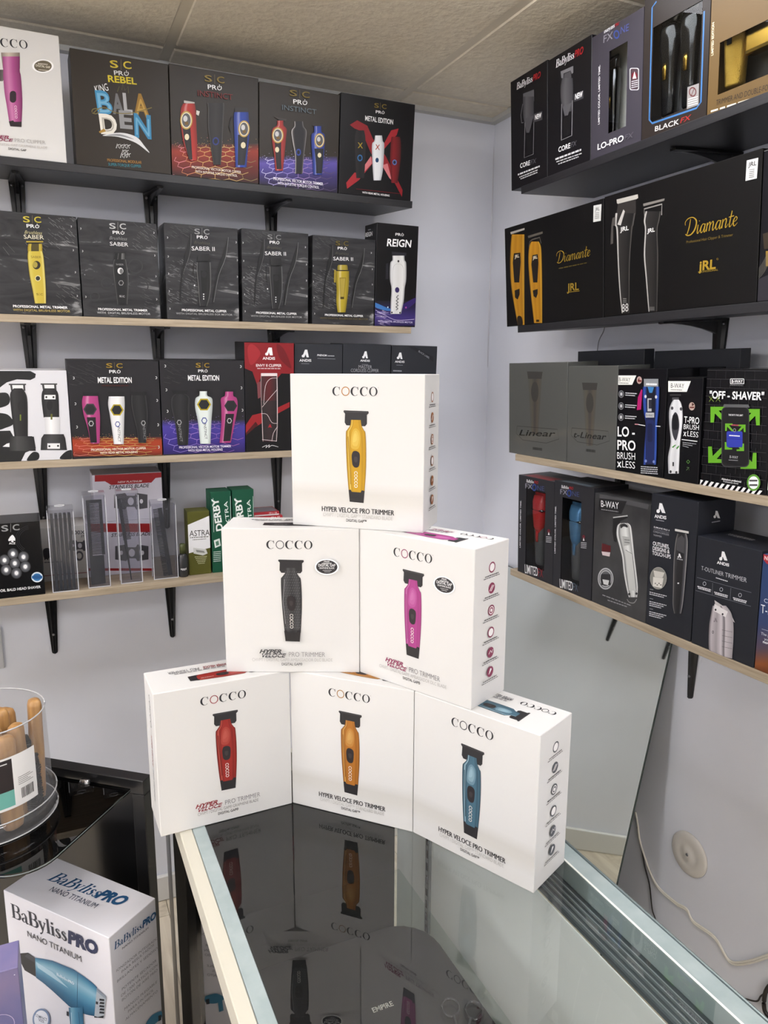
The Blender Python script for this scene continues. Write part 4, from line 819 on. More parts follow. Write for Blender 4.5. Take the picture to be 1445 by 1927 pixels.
A.part('caption_lettering'); [A.gk(945+4*k, 485+8*k, 1005-3*k, 482+8*k, 3, '#d8d8a8', k+1) for k in range(5)]; A.gk(950, 576, 1002, 572, 7, '#e8e8d8')
GRN = mat('carton_green', '#17503a', .45)
for i_, (bl, br, tp, lab) in enumerate((((1033, 575), (1132, 568), (1010, 172), 'green razor blade pack with white vertical name, left of its twin'), ((1136, 568), (1240, 560), (1128, 162), 'green razor blade pack with white vertical name, partly behind the black-trimmer box'))):
    c = wallbox('b', 4, 'A6', bl, br, tp, .06, 'blade_pack', lab, GRN, inset=.03, group='razor blade packs'); A = c.front('A6'); d = 110*i_
    A.part('brand_lettering'); A.t('DERBY', 1082+d, 355, 1066+d-8, 198-4*i_, 30, '#eef2ee', .03); A.t('EXTRA', 1118+d, 352, 1104+d, 214-8*i_, 17, '#e6efe8', .005); A.l([(1038+d, 365), (1034+d, 200)], 2, '#cfe0d6'); A.l([(1122+d, 350), (1118+d, 190)], 2, '#cfe0d6')
    A.part('blade_picture'); A.p([(1038+d, 405), (1066+d, 395), (1072+d, 430), (1044+d, 442)], '#dfe8e2'); A.p([(1046+d, 412), (1060+d, 406), (1064+d, 426), (1050+d, 432)], '#5a8a72'); [A.gk(1036+d, 462+9*k, 1072+d, 458+9*k, 4, '#c8ded2', k+1) for k in range(6)]
for i_, (x0, x1, yb, yt, col, lab) in enumerate(((1238, 1398, 290, 283, '#b23038', 'lowest'), (1238, 1392, 282, 264, '#c0343c', 'second lowest'), (1238, 1375, 263, 250, '#a82a32', 'third lowest'), (1238, 1360, 248, 222, '#c23038', 'topmost'))):
    z0 = (.0, .012, .024, .036)[i_]+.118*0
    o, ex, ein, eup = shelf_frame('b', 4, .07); a0 = (on_b4((x0, 560), .07)-o).dot(ex); a1 = (on_b4((x1, 560), .07)-o).dot(ex)
    base = .098+z0
    cc = Carton('blade_pack', fmat(o+ex*a0+eup*base, ex, ein, eup), a1-a0, .0112, .07, mat('carton_red', '#b5313a', .4), 'flat red and white blade pack, %s in the small stack by the green packs' % lab, 'box', 'flat red blade packs')
    A = cc.front(); A.part('white_print'); A.r(.02, .1, .98, .42, '#e8dada'); A.t('10 x 10', .6, .52, .9, .52, .35, '#f2e6e6', .01); A = cc.top(); A.part('top_print'); A.r(.05, .1, .95, .9, '#8b8288')
cc = Carton('blade_pack_block', fmat(o+ex*a0+eup*.0003, ex, ein, eup), a1-a0+.02, .0972, .08, mat('carton_red', '#b5313a', .4), 'red and white carton under the flat blade packs, hidden behind the white boxes', 'box')
A = cc.front(); A.part('white_print'); A.r(.03, .1, .97, .4, '#e8dada')
for i_ in range(3):
    o, ex, ein, eup = shelf_frame('b', 4, .09); a0 = (on_b4((1372, 560), .09)-o).dot(ex)
    cc = Carton('blade_pack', fmat(o+ex*(a0+.012)+eup*(.0005+.034*i_), ex, ein, eup), .05, .0335, .06, mat('carton_blueblack', '#3c414c', .4), 'dark blue blade pack right of the red stack, %s of three' % ('lowest', 'middle', 'topmost')[i_], 'box', 'dark blue blade packs')
    A = cc.front(); A.part('label_print'); A.r(.1, .25, .9, .75, '#5d6370'); A.gk(.2, .5, .8, .5, .12, '#c8ccd4')
# comb tubes
CLEAR = thin_glass('frosted_plastic', '#f2f2f4', 1.4, .08, .022, '#dfe0e6')
combm = mat('comb_black', '#22262c', .4)
def comb_mesh(kind, L, w):
    bm = bmesh.new(); t = .0016
    if kind == 'wide':
        box_bm(bm, (-w/2, -t, 0), (-w*.3, t, L)); box_bm(bm, (w*.3, -t, L*.35), (w/2, t, L)); box_bm(bm, (-w*.3, -t, 0), (w*.42, t, L*.34)); box_bm(bm, (-w*.3, -t, L*.96), (w*.3, t, L))
        n = 34
        for k in range(n):
            z = L*.36+k*(L*.6)/n; box_bm(bm, (-w*.3, -t*.7, z), (w*.3, t*.7, z+L*.6/n*.5))
    elif kind == 'tail':
        box_bm(bm, (-w*.5, -t, L*.5), (-w*.1, t, L)); n = 40
        for k in range(n):
            z = L*.5+k*(L*.5)/n; box_bm(bm, (-w*.1, -t*.7, z), (w*.4, t*.7, z+L*.5/n*.5))
        bmesh.ops.create_cone(bm, cap_ends=True, segments=8, radius1=.0012, radius2=.0035, depth=L*.5, matrix=Matrix.Translation((-w*.28, 0, L*.25)))
    else:
        box_bm(bm, (-w*.1, -t, 0), (w*.35, t, L)); n = 44
        for k in range(n):
            z = k*L/n+.001; box_bm(bm, (-w*.6, -t*.7, z), (-w*.1, t*.7, z+L/n*.5))
    return bm_mesh(bm)
def comb_tube(bl, br, tp, inset, label, kind, lean, clabel):
    o, ex, ein, eup = shelf_frame('b', 4, inset); V = VW['A6']; px = lambda p: (V[0]+p[0]/V[2], V[1]+p[1]/V[2])
    a0 = (hit(px(bl), o, ein)-o).dot(ex); a1 = (hit(px(br), o, ein)-o).dot(ex); H = (hit(px(tp), o, ein)-o).dot(eup); W = a1-a0; D = .032; t = .0011
    M = fmat(o+ex*a0+eup*.0004, ex, ein, eup)
    e = empty('comb_tube', label, 'container', M, 'clear comb tubes')
    bm = bmesh.new()
    for lo, hi in (((0, 0, 0), (W, t, H-.012)), ((0, D-t, 0), (W, D, H-.012)), ((0, t, 0), (t, D-t, H-.012)), ((W-t, t, 0), (W, D-t, H-.012)), ((t, t, 0), (W-t, D-t, t))): box_bm(bm, lo, hi)
    link('tube_body', bm_mesh(bm), CLEAR, e)
    link('cap', box((-.0004, -.0004, H-.0118), (W+.0004, D+.0004, H), .0012), CLEAR, e)
    link('cap_ring', tube([(W/2+.011*math.cos(R(a)), D/2+.008*math.sin(R(a)), H+.001) for a in range(0, 361, 30)], .001, 6), mat('plastic_white', '#e6e6e8', .3), e)
    bm = bmesh.new(); w_ = .0009
    for x in (0, W): 
        for y in (0, D): box_bm(bm, (x-w_, y-w_, 0), (x+w_, y+w_, H-.012))
    box_bm(bm, (0, -w_, 0), (W, w_, .0016)); link('edge_ribs', bm_mesh(bm), mat('plastic_rim', '#c9cad0', .3), e)
    if kind == 'comb5':
        for k in range(5):
            cm = link('comb', box((-.0031, -.011, .001), (.0031, .011, H-.02), .0006), combm, None, M @ Matrix.Translation((W*(.16+.17*k), D/2, .0015)))
            tag(cm, 'dark comb standing edge-on in the leftmost clear tube, %s of five' % ('first from the left', 'second from the left', 'middle', 'second from the right', 'first from the right')[k], 'comb', 'combs in the leftmost clear tube')
    else:
        L = H-.024; cm = link('comb', comb_mesh(kind, L, W*(.72 if kind == 'wide' else .40)), combm, None, M @ Matrix.Translation((W*(.5 if kind == 'wide' else .62 if kind == 'tail' else .66), D/2, .004)) @ Matrix.Rotation(R(lean), 4, 'Y')); tag(cm, clabel, 'comb')
comb_tube((258, 655), (382, 640), (222, 250), .006, 'clear plastic tube packed with dark combs, leftmost of the four tubes', 'comb5', 0, '')
comb_tube((432, 634), (537, 625), (398, 178), .012, 'tall clear plastic tube with one wide clipper comb', 'wide', 0, 'wide dark clipper comb upright in a tall clear tube')
comb_tube((590, 620), (693, 610), (562, 168), .018, 'tall clear plastic tube with a tail comb inside', 'tail', -5, 'dark tail comb slanting in a tall clear tube')
comb_tube((750, 600), (866, 592), (737, 218), .024, 'shorter clear plastic tube with a slanting narrow comb, rightmost of the four tubes', 'narrow', -6, 'dark narrow comb slanting in the rightmost clear tube')
# ------------------------------------------------------------------ right wall boxes
def clipper3d(name, label, mw, W, H, cols, cat='clipper', head='clipper', ry=.5):
    """a real clipper: local x sideways, z up, y depth; height H, width W"""
    e = empty(name, label, cat, mw)
    b, hd, tr = cols
    w = W/2; d = w*ry*1.6
    link('housing', loft([(0, 0, 0, w*.55, d*.6), (H*.02, 0, 0, w*.66, d*.7), (H*.25, 0, 0, w*.74, d*.8), (H*.5, 0, 0, w*.84, d*.9), (H*.68, 0, 0, w*.98, d), (H*.8, 0, 0, w, d*.95), (H*.84, 0, 0, w*.9, d*.8)], 24, 2.8), b, e)
    link('blade_head', loft([(H*.835, 0, 0, w*.86, d*.62), (H*.94, 0, -d*.1, w*.92, d*.42), (H*.965, 0, -d*.1, w*.95, d*.3)], 20, 5), hd, e)
    bm = bmesh.new()
    for k in range(13):
        x = (-1+2*k/12)*w*.9; box_bm(bm, (x-w*.045, -d*.3, H*.96), (x+w*.045, d*.05, H))
    link('teeth', bm_mesh(bm), hd, e)
    link('switch', loft([(H*.33, 0, -d*.9, w*.2, d*.1), (H*.44, 0, -d*.95, w*.24, d*.12), (H*.48, 0, -d*.9, w*.2, d*.08)], 12, 2.5), tr, e)
    link('lever', box((-w*1.2, -d*.2, H*.55), (-w*1.02, d*.2, H*.78), .0015), hd, e)
    return e
CHROME = mat('chrome_dark', '#5c5c5f', .12, 1.); BLKG = mat('gloss_black', '#0e0e10', .12); STEEL = mat('steel', '#b9b9bc', .22, 1.)
GOLDM = mat('gold_metal', '#c9a24a', .22, 1.); REDM = mat('red_gloss', '#b01c22', .25); BLUEM = mat('blue_metal', '#4f7fa8', .3, .4); GRYM = mat('grey_handle', '#4a4a4d', .35)

CB = mat('carton_soft_black', '#151417', .4); PUR = mat('carton_plum_grey', '#3d3a42', .4)
# ---- top right shelf
c = wallbox('r', 1, 'R1', (63, 1016), (258, 944), (60, 442), .09, 'clipper_box', 'black box with an outlined grey clipper, at the corner end of the top right shelf', CB, group=CARTG)
def corefx(A, dx, pts):
    pass
A = c.front('R1'); A.part('brand_lettering'); A.strokes('BaByliss', SERIF, 92, 484, 178, 440, 36, '#e6e6e8', .12); A.t('PRO', 180, 438, 222, 416, 32, '#c0282e', .03, .25)
A.part('clipper_picture'); A.p([(128, 505), (186, 482), (188, 545), (128, 566)], '#5d5c60'); A.d([(520, 130, 186), (600, 128, 186), (640, 130, 186)], [(0, '#3a393d'), (.3, '#59585c'), (1, '#343337')]); A.p([(132, 640), (184, 622), (168, 690), (160, 715), (146, 715)], '#4d4c50'); A.l([(138, 660), (134, 850), (183, 830), (186, 640)], 5, '#7d7c80'); A.l([(126, 560), (116, 620), (120, 662), (130, 660)], 5, '#6d6c70'); A.r(146, 725, 178, 830, '#121114')
A.part('tag'); A.p([(184, 615), (232, 597), (232, 645), (184, 660)], '#3d3c40'); A.t('NEW', 192, 645, 226, 632, 24, '#eeeeee', .03)
A.part('caption_lettering'); A.t('CORE', 112, 906, 165, 888, 24, '#e8e8ea', .02); A.t('FX', 168, 887, 200, 876, 24, '#55545a', .01, .2); A.gk(100, 941, 218, 895, 9, '#cfcfd2', 2); A.gk(108, 955, 208, 915, 6, '#bfbfc2', 3); A.gk(115, 964, 206, 928, 6, '#bfbfc2', 4)
c = wallbox('r', 1, 'R1', (258, 944), (490, 856), (262, 327), .09, 'trimmer_box', 'black box with an outlined grey trimmer and NEW tag on the top right shelf', CB, group=CARTG)
A = c.front('R1'); A.part('brand_lettering'); A.strokes('BaByliss', SERIF, 303, 366, 402, 314, 42, '#e6e6e8', .12); A.t('PRO', 404, 312, 452, 286, 36, '#c0282e', .03, .25)
A.part('trimmer_picture'); A.p([(330, 385), (398, 355), (398, 392), (390, 398), (384, 380), (346, 396), (344, 424), (334, 420)], '#7a797d'); A.p([(350, 398), (384, 382), (388, 418), (346, 434)], '#4d4c50'); A.d([(420, 340, 396), (470, 330, 398), (540, 332, 396), (600, 346, 388)], [(0, '#3f3e42'), (.35, '#5c5b5f'), (1, '#3a393d')]); A.l([(336, 560), (334, 755), (390, 730), (394, 540)], 6, '#8d8c90'); A.p([(340, 575), (390, 552), (370, 620), (352, 625)], '#5a595d'); A.p([(346, 640), (384, 620), (384, 722), (346, 738)], '#151417')
A.part('tag'); A.p([(400, 508), (454, 486), (454, 530), (400, 550)], '#3d3c40'); A.t('NEW', 408, 536, 448, 520, 28, '#eeeeee', .03)
A.part('caption_lettering'); A.t('CORE', 318, 820, 382, 796, 26, '#e8e8ea', .02); A.t('FX', 385, 795, 418, 782, 26, '#55545a', .01, .2); A.gk(302, 858, 442, 806, 10, '#cfcfd2', 5); A.gk(308, 872, 444, 826, 6, '#bfbfc2', 6); A.gk(318, 884, 428, 844, 6, '#bfbfc2', 7)
def inbox(c, fx, fz, dy=.5):
    return c.mw @ Matrix.Translation((c.W*fx, .024, fz))
c = wallbox('r', 1, 'R1', (490, 856), (762, 748), (500, 203), .09, 'trimmer_box', 'plum-grey window box with a chrome and black trimmer inside on the top right shelf', PUR, group=CARTG, win=[(582, 720), (688, 222)], inner=mat('tray_grey', '#cfccc4', .35))
clipper3d('trimmer', 'chrome and black trimmer inside the plum-grey window box', inbox(c, .27, c.win[1]+.004), .032, (c.win[3]-c.win[1])*.96, (CHROME, BLKG, GOLDM), 'trimmer')
A = c.front('R1'); A.part('brand_lettering'); A.strokes('BaByliss', SERIF, 562, 180, 620, 148, 26, '#e6e6e8', .12); A.t('PRO', 622, 146, 645, 132, 22, '#c0282e', .03, .25); A.t('FX', 560, 232, 610, 208, 38, '#8a8890', .005); A.ring(631, 186, 16, 24, 6, '#4055a0'); A.t('NE', 652, 184, 696, 164, 36, '#5560a0', .005)
A.part('side_lettering'); A.t('LIMITED COLOR. LIMITED TIME.', 540, 668, 543, 350, 13, '#e6e6e8', .02)
A.part('tag'); A.rr(702, 366, 752, 486, 10, '#c9c8cc'); A.rr(706, 370, 748, 482, 9, '#4b3a42'); A.e(728, 408, 16, 20, '#7a1c2a'); A.p([(718, 425), (728, 385), (738, 422)], '#e8e8e8'); [A.gk(712, 440+11*k, 746, 432+11*k, 4, '#d8d8dc', k+1) for k in range(4)]
A.part('caption_lettering'); A.t('LO-PRO', 530, 808, 670, 758, 30, '#efefef', .02); A.t('FX', 674, 757, 724, 738, 28, '#5a5860', .005, .2)
c = wallbox('r', 1, 'R1', (763, 748), (1113, 632), (778, 30), .1, 'clipper_box', 'black window box with a blue-edged window and two black clippers on the top right shelf', mat('carton_brownish_black', '#2b2522', .4), group=CARTG, win=[(812, 660), (1092, 0)], inner=mat('tray_pale', '#dedee0', .35), H=.285)
for fx, col, lb in ((.30, BLKG, 'black clipper left in the blue-edged window box'), (.62, BLKG, 'black trimmer right in the blue-edged window box')):
    clipper3d('clipper', lb, inbox(c, fx, c.win[1]+.006), .045, .19, (col, CHROME, GOLDM))
A = c.front('R1'); A.part('window_border'); A.l([(845, 8), (822, 40), (806, 645), (822, 664), (1060, 582), (1084, 550), (1102, 60)], 10, '#4a86c8'); A.part('caption_lettering'); A.t('BLACK', 836, 708, 966, 668, 26, '#cfcdca', .01); A.t('FX', 972, 664, 1032, 642, 26, '#c0302e', .01, .2)
A.part('tag', PRINT); A.p([(1012, 470), (1074, 448), (1072, 565), (1008, 588)], '#8d8a88'); A.ring(1040, 495, 20, 26, 5, '#6a2a2c'); A.l([(1030, 520), (1050, 472)], 5, '#6a2a2c'); [A.gk(1016, 535+12*k, 1068, 520+12*k, 5, '#e8e6e4', k+1) for k in range(4)]
GLD = mat('carton_gold', '#634e2d', .42)
c = wallbox('r', 1, 'R1', (1115, 631), (1720, 440), (1140, 0), .1, 'trimmer_box', 'gold window box with a gold trimmer and shaver on the top right shelf', GLD, group=CARTG, win=[(1172, 512), (1660, 0)], H=.285)
clipper3d('trimmer', 'gold knurled trimmer inside the gold window box', inbox(c, .17, c.win[1]+.01), .05, .2, (mat('gold_knurl', '#c9a24a', .3, 1., bump=.5, bscale=900), GOLDM, BLKG), 'trimmer')
e = empty('foil_shaver', 'gold square foil shaver inside the gold window box', 'shaver', inbox(c, .47, c.win[1]+.05)); link('housing', box((-.04, -.012, 0), (.04, .012, .15), .006, 2), GOLDM, e); link('switch', box((-.01, -.014, .06), (.01, -.012, .085), .0005), BLKG, e)
A = c.front('R1'); A.part('side_lettering'); A.t('LIMITED EDITION', 1151, 296, 1156, 118, 15, '#efe0c0', .02); A.part('caption_lettering'); A.t('TRIMMER AND DOUBLE-FOIL SHAVER', 1165, 568, 1560, 450, 28, '#2a2118', -.002); A.gk(1138, 600, 1560, 470, 9, '#efe6d0', 5)
# ---- second right shelf
JB = mat('carton_jet', '#0f0e0e', .36)
c = wallbox('r', 2, 'R2', (66, 941), (577, 893), (50, 424), .1, 'clipper_box', 'wide black box with two golden-yellow clippers at the corner end of the second right shelf', JB, group=CARTG)
A = c.front('R2'); YEL = [(0, '#7a5210'), (.1, '#e0a42a'), (.35, '#c98a1c'), (.5, '#d89a24'), (.8, '#c08418'), (.92, '#e8b23a'), (1, '#7a5210')]
A.part('clipper_picture'); A.p([(85, 440), (160, 418), (160, 428), (88, 452)], '#a8a29a'); A.d([(452, 92, 160), (520, 86, 160), (640, 84, 160), (760, 94, 160), (930, 124, 160)], YEL); A.p([(104, 552), (138, 548), (140, 600), (132, 706), (106, 706), (98, 600)], '#1d1712'); A.t('JRL', 108, 578, 132, 572, 16, '#f2e6c8', .02); A.p([(108, 748), (134, 738), (134, 770), (124, 796), (110, 785)], '#1d1712'); A.sp([(126, 930), (122, 890), (134, 882), (146, 892), (150, 928)], '#2a2118')
A.part('trimmer_picture'); A.p([(178, 460), (256, 436), (256, 448), (180, 472)], '#5a544c'); A.d([(490, 196, 236), (520, 184, 248), (600, 180, 252), (740, 190, 254), (920, 210, 254)], YEL); A.l([(184, 520), (188, 490), (200, 480), (240, 468), (248, 500)], 6, '#5a544c'); A.p([(202, 562), (230, 556), (234, 604), (228, 706), (206, 706), (196, 610)], '#1d1712'); A.t('JRL', 204, 584, 228, 578, 15, '#f2e6c8', .02); A.p([(204, 748), (230, 740), (230, 765), (222, 788), (208, 778)], '#1d1712'); A.r(222, 902, 238, 914, '#3a2a14')
FO = '#a98a2e'
A.part('brand_lettering'); A.strokes('Diamante', SCRIPT, 332, 606, 508, 566, 62, FO, .15); A.gk(342, 632, 490, 602, 6, '#5a4c20', 3); A.part('logo_lettering'); A.t('JRL', 386, 752, 448, 744, 38, FO, .02); A.l([(384, 758), (452, 750)], 3, FO)
A.part('sticker'); A.p([(526, 300), (568, 292), (564, 380), (524, 388)], '#c8c8c4'); A.t('JRL', 534, 328, 558, 324, 16, '#3a3a38', .01); [A.gk(534, 340+9*k, 556, 337+9*k, 3, '#5a5a58', k+1) for k in range(4)]
c = wallbox('r', 2, 'R2', (579, 893), (1383, 810), (592, 252), .1, 'clipper_box', 'wide black box with two black clippers and gold script on the right wall', JB, group=CARTG)
A = c.front('R2'); BLC = [(0, '#8a8782'), (.06, '#c0bdb8'), (.12, '#2a2826'), (.5, '#232120'), (.9, '#151413'), (1, '#55524e')]
A.part('clipper_picture'); A.p([(646, 268), (758, 240), (760, 260), (746, 268), (656, 292), (648, 288)], '#b0aca4'); A.p([(655, 290), (748, 266), (748, 340), (640, 372)], '#2d2a28'); A.d([(340, 640, 745), (400, 636, 735), (430, 645, 728), (600, 652, 716), (760, 662, 714), (868, 674, 712)], BLC); A.p([(650, 400), (682, 320), (690, 330), (668, 405)], '#b8b4ae'); A.t('JRL', 665, 438, 710, 428, 22, '#e8e6e2', .02); A.p([(625, 365), (640, 360), (640, 402), (628, 408), (628, 500), (614, 505), (618, 410)], '#4a4744'); A.t('88', 674, 862, 708, 858, 42, '#c8c6c2', .0); [A.r(680, 790+9*k, 698, 793+9*k, '#8a8884') for k in range(3)]
A.part('trimmer_picture'); A.p([(786, 290), (900, 262), (898, 274), (788, 304)], '#7a7670'); A.l([(796, 372), (792, 318), (886, 292), (884, 350)], 7, '#8d8984'); A.d([(330, 800, 880), (380, 790, 872), (430, 796, 862), (560, 790, 866), (680, 800, 864), (860, 815, 860)], BLC); A.t('JRL', 808, 444, 848, 436, 20, '#e8e6e2', .02); [A.r(820, 836+7*k, 846, 838+7*k, '#8a8884') for k in range(3)]
A.part('brand_lettering'); A.strokes('Diamante', SCRIPT, 1010, 462, 1285, 405, 92, '#c4a030', .15); A.t('Professional Hair Clipper & Trimmer', 1016, 500, 1262, 460, 14, '#8f7834', -.004); A.part('logo_lettering'); A.t('jRL', 1080, 642, 1170, 632, 46, '#c4a030', .03); A.ring(1180, 582, 5, 5, 1.5, '#c4a030'); A.t('PROFESSIONAL', 1078, 656, 1184, 643, 9, '#a88c34', .005)
A.part('sticker'); A.p([(1335, 62), (1396, 47), (1388, 156), (1328, 170)], '#d5d5d3'); A.t('JRL', 1342, 96, 1386, 86, 22, '#2a2a2a', .02); [A.gk(1348, 112+10*k, 1376, 107+10*k, 3.5, '#4a4a48', k+1) for k in range(5)]
c = wallbox('r', 2, 'R2', (1387, 810), (1900, 752), (1422, 10), .1, 'clipper_box', 'black box cut by the right picture edge on the second right shelf', mat('carton_ink', '#141318', .3), group=CARTG)
A = c.front('R2'); A.part('border_print'); A.l([(1388, 800), (1422, 14), (1700, -60)], 4, '#8a8988'); A.part('pattern_print'); A.p([(1418, 450), (1500, 420), (1500, 520), (1425, 530)], '#3a2f22'); A.r(1434, 540, 1460, 620, '#b08a2a'); [A.l([(1390, 690-8*k), (1425, 650-10*k), (1470, 560-12*k)], 2, '#6a675f', smooth=3) for k in range(7)]; A.p([(1386, 805), (1392, 690), (1500, 640), (1500, 795)], '#2b2930')
# ---- third right shelf
ACR = mat('acrylic_grey', '#555653', .1, spec=.7)
def linear(bl, br, tp, title, label, dx, head):
    c = wallbox('r', 3, 'R3', bl, br, tp, .09, 'clipper_box', label, ACR, group=CARTG); A = c.front('R3'); cx = (bl[0]+br[0])/2
    A.part('clipper_picture', PRINTG); A.d([(dx[1]-30, dx[0]-40, dx[0]+40), (dx[1]+20, dx[0]-36, dx[0]+36), (dx[1]+120, dx[0]-30, dx[0]+30), (dx[1]+300, dx[0]-20, dx[0]+18)], [(0, '#53534f'), (.25, '#5a554c'), (.5, '#484642'), (.75, '#595249'), (1, '#52514d')]); A.p([(dx[0]-42, dx[1]-40), (dx[0]+42, dx[1]-38), (dx[0]+36, dx[1]), (dx[0]-36, dx[1])], '#403f3c'); A.e(dx[0], dx[1]+70, 20, 55, '#42413d')
    A.part('brand_lettering', PRINTG); A.t(title, head[0], head[1], head[2], head[3], 30, '#272826', .01, .25); A.l([(head[0]-10, head[1]-50), (head[2]+10, head[1]-32), (head[2]+18, head[1]+20), (head[2]-50, head[1]+42), (head[0]+20, head[1]+25), (head[0]-14, head[1]-10)], 2, '#333431', closed=True); A.gk(cx-25, head[1]+70, cx+25, head[1]+76, 14, '#353633')
linear((50, 582), (359, 622), (47, 96), 'Linear', 'glossy grey smoked box with a faint clipper, nearest the room corner', (190, 180), (105, 484, 302, 492))
linear((360, 622), (622, 668), (362, 112), 't-Linear', 'glossy grey smoked box with a faint trimmer, beside the boxes with bold white lettering', (486, 240), (400, 494, 575, 508))
c = wallbox('r', 3, 'R3', (623, 668), (880, 708), (631, 128), .085, 'clipper_box', 'black box with a blue clipper and bold white lettering on the third right shelf', mat('carton_gloss_ink', '#111114', .22), group=CARTG)
def bway(A, x0, y0, x1, y1, big=True):
    A.p([(x0, y0), (x1, y0), (x1-22, y1), (x0, y1)], '#f0f0ea'); h = (y1-y0)*.42; A.t('B-WAY', x0+14, y0+h*1.5, x0+(x1-x0)*.7, y0+h*1.5+2, h, '#1d1d1f', -.002); A.gk(x0+14, y0+h*1.9, x0+(x1-x0)*.62, y0+h*1.9+2, 4, '#6a6a6a')
A = c.front('R3'); A.part('brand_lettering'); bway(A, 629, 162, 736, 212); A.part('seal'); A.e(753, 187, 14, 20, '#c8a8a0'); A.p([(746, 187), (753, 170), (753, 187)], '#5a1a20'); A.r(745, 187, 765, 196, '#7a2a2a')
A.part('icon');
for y in (262, 326, 386): A.e(656, y, 15, 20, '#77777b'); A.e(656, y, 12, 16, '#3a3a3e'); A.r(650, y-8, 662, y+8, '#c9c9cc'); A.gk(678, y-6, 740, y-2, 5, '#d0d0d4', y); A.gk(678, y+5, 732, y+9, 5, '#d0d0d4', y+1)
A.part('clipper_picture'); A.p([(766, 236), (772, 240), (765, 345), (742, 348), (748, 280)], '#d8257f'); A.r(780, 180, 858, 225, '#8d9094'); A.gk(792, 208, 850, 210, 10, '#f0f0f0'); A.d([(222, 776, 864), (260, 774, 864), (350, 778, 860), (430, 790, 852), (560, 782, 850), (642, 778, 846)], [(0, '#1d2f7a'), (.1, '#3a60c8'), (.25, '#1a1d30'), (.75, '#171a2a'), (.9, '#3f6ad8'), (1, '#16245a')])
A.p([(800, 222), (835, 225), (825, 255), (810, 255)], '#4a9ae0'); A.e(789, 275, 6, 9, '#d8d8dc'); A.e(846, 277, 6, 9, '#d8d8dc'); A.r(800, 285, 822, 355, '#b8babd'); A.r(806, 292, 822, 340, '#2a2c38'); A.r(790, 362, 836, 388, '#c0c2c4'); A.t('B-WAY', 793, 382, 832, 384, 13, '#3a3a40', .01); A.r(790, 390, 836, 640, '#1c2450')
A.rr(792, 400, 836, 632, 16, '#23306a'); A.rr(800, 420, 828, 520, 12, '#1a2350'); A.e(791, 622, 6, 8, '#8a9ad8'); A.e(834, 626, 6, 8, '#8a9ad8')
A.part('caption_lettering'); A.t('LO -', 639, 488, 732, 492, 50, '#f4f4f4', .02); A.t('PRO', 638, 560, 736, 566, 50, '#f4f4f4', .02); A.t('BRUSH', 637, 610, 734, 616, 36, '#f4f4f4', -.004); A.t('X', 636, 653, 660, 655, 26, '#f4f4f4', .05); A.t('LESS', 664, 656, 733, 664, 36, '#f4f4f4', -.004); A.part('rule_line'); A.l([(732, 424), (752, 425)], 5, '#e8a0a8'); A.l([(752, 426), (788, 432)], 4, '#f0f0f0'); A.part('rule_line'); A.l([(845, 434), (870, 436)], 4, '#f0f0f0'); A.part('small_print'); [A.gk(765, 652+11*k, 857, 658+11*k, 5, '#c8c8cc', k+3) for k in range(4)]
c = wallbox('r', 3, 'R3', (883, 711), (1068, 744), (893, 172), .085, 'trimmer_box', 'black box with a silver trimmer, between the blue-clipper box and the green-arrow box', mat('carton_gloss_ink', '#111114', .22), inset=.001, group=CARTG)
A = c.front('R3'); A.part('brand_lettering'); bway(A, 908, 192, 1030, 250); A.part('seal'); A.e(1036, 328, 16, 22, '#c8b0a4'); A.p([(1036, 328), (1036, 308), (1050, 318)], '#5a2a24'); A.r(1024, 330, 1048, 338, '#7a3a34')
A.part('trimmer_picture'); A.r(918, 262, 978, 272, '#2d2c2e'); A.r(930, 280, 966, 296, '#4a494c'); A.d([(292, 938, 966), (310, 926, 978), (350, 914, 986), (420, 914, 986), (520, 922, 974), (600, 908, 970), (690, 910, 966)], [(0, '#9c9da0'), (.2, '#e4e5e7'), (.6, '#d2d3d6'), (.9, '#ececee'), (1, '#8e8f92')]); A.sp([(945, 360), (962, 380), (968, 440), (950, 512), (930, 470), (928, 400)], '#3a3a40'); A.rr(932, 372, 962, 455, 10, '#15151a'); A.e(930, 338, 7, 9, '#4a4a4e'); A.e(978, 342, 7, 9, '#4a4a4e')
A.p([(928, 548), (945, 535), (952, 535), (935, 552)], '#4aa03a'); A.p([(952, 552), (966, 538), (968, 545), (956, 560)], '#4aa03a'); A.r(932, 628, 940, 650, '#2a2a2c'); A.e(922, 680, 6, 8, '#3a3a3c'); A.e(953, 684, 6, 8, '#3a3a3c')
A.part('caption_lettering'); A.t('T-PRO', 994, 416, 1075, 424, 34, '#f0f0f0', .01); A.t('BRUSH', 992, 450, 1074, 456, 26, '#f0f0f0', -.004); A.t('X', 990, 486, 1006, 488, 20, '#f0f0f0', .05); A.t('LESS', 1012, 488, 1070, 496, 28, '#f0f0f0', -.004); A.l([(982, 506), (1066, 517)], 4, '#f0f0f0'); [A.gk(988, 522+9*k, 1060-20*k, 531+9*k, 4, '#a8a8ac', k+2) for k in range(3)]; A.part('icon'); A.ring(1018, 626, 10, 11, 3, '#6aa84a', 4); A.part('icon'); A.l([(1008, 672), (1022, 658), (1022, 672)], 3, '#5a7a4a'); A.l([(1010, 656), (1024, 658)], 3, '#5a7a4a')
bk = wallbox('r', 3, 'R3', (890, 711), (1090, 744), (897, 120), .05, 'trimmer_box', 'black box standing close behind the silver-trimmer box, its top edge showing', mat('carton_gloss_ink', '#111114', .22), inset=.09, group=CARTG)
A = c = wallbox('r', 3, 'R3', (1083, 746), (1432, 812), (1112, 128), .085, 'shaver_box', 'black brick-patterned box with green arrows around a shaver on the third right shelf', mat('carton_gloss_ink', '#111114', .22), group=CARTG)
A = c.front('R3'); A.part('brick_print')
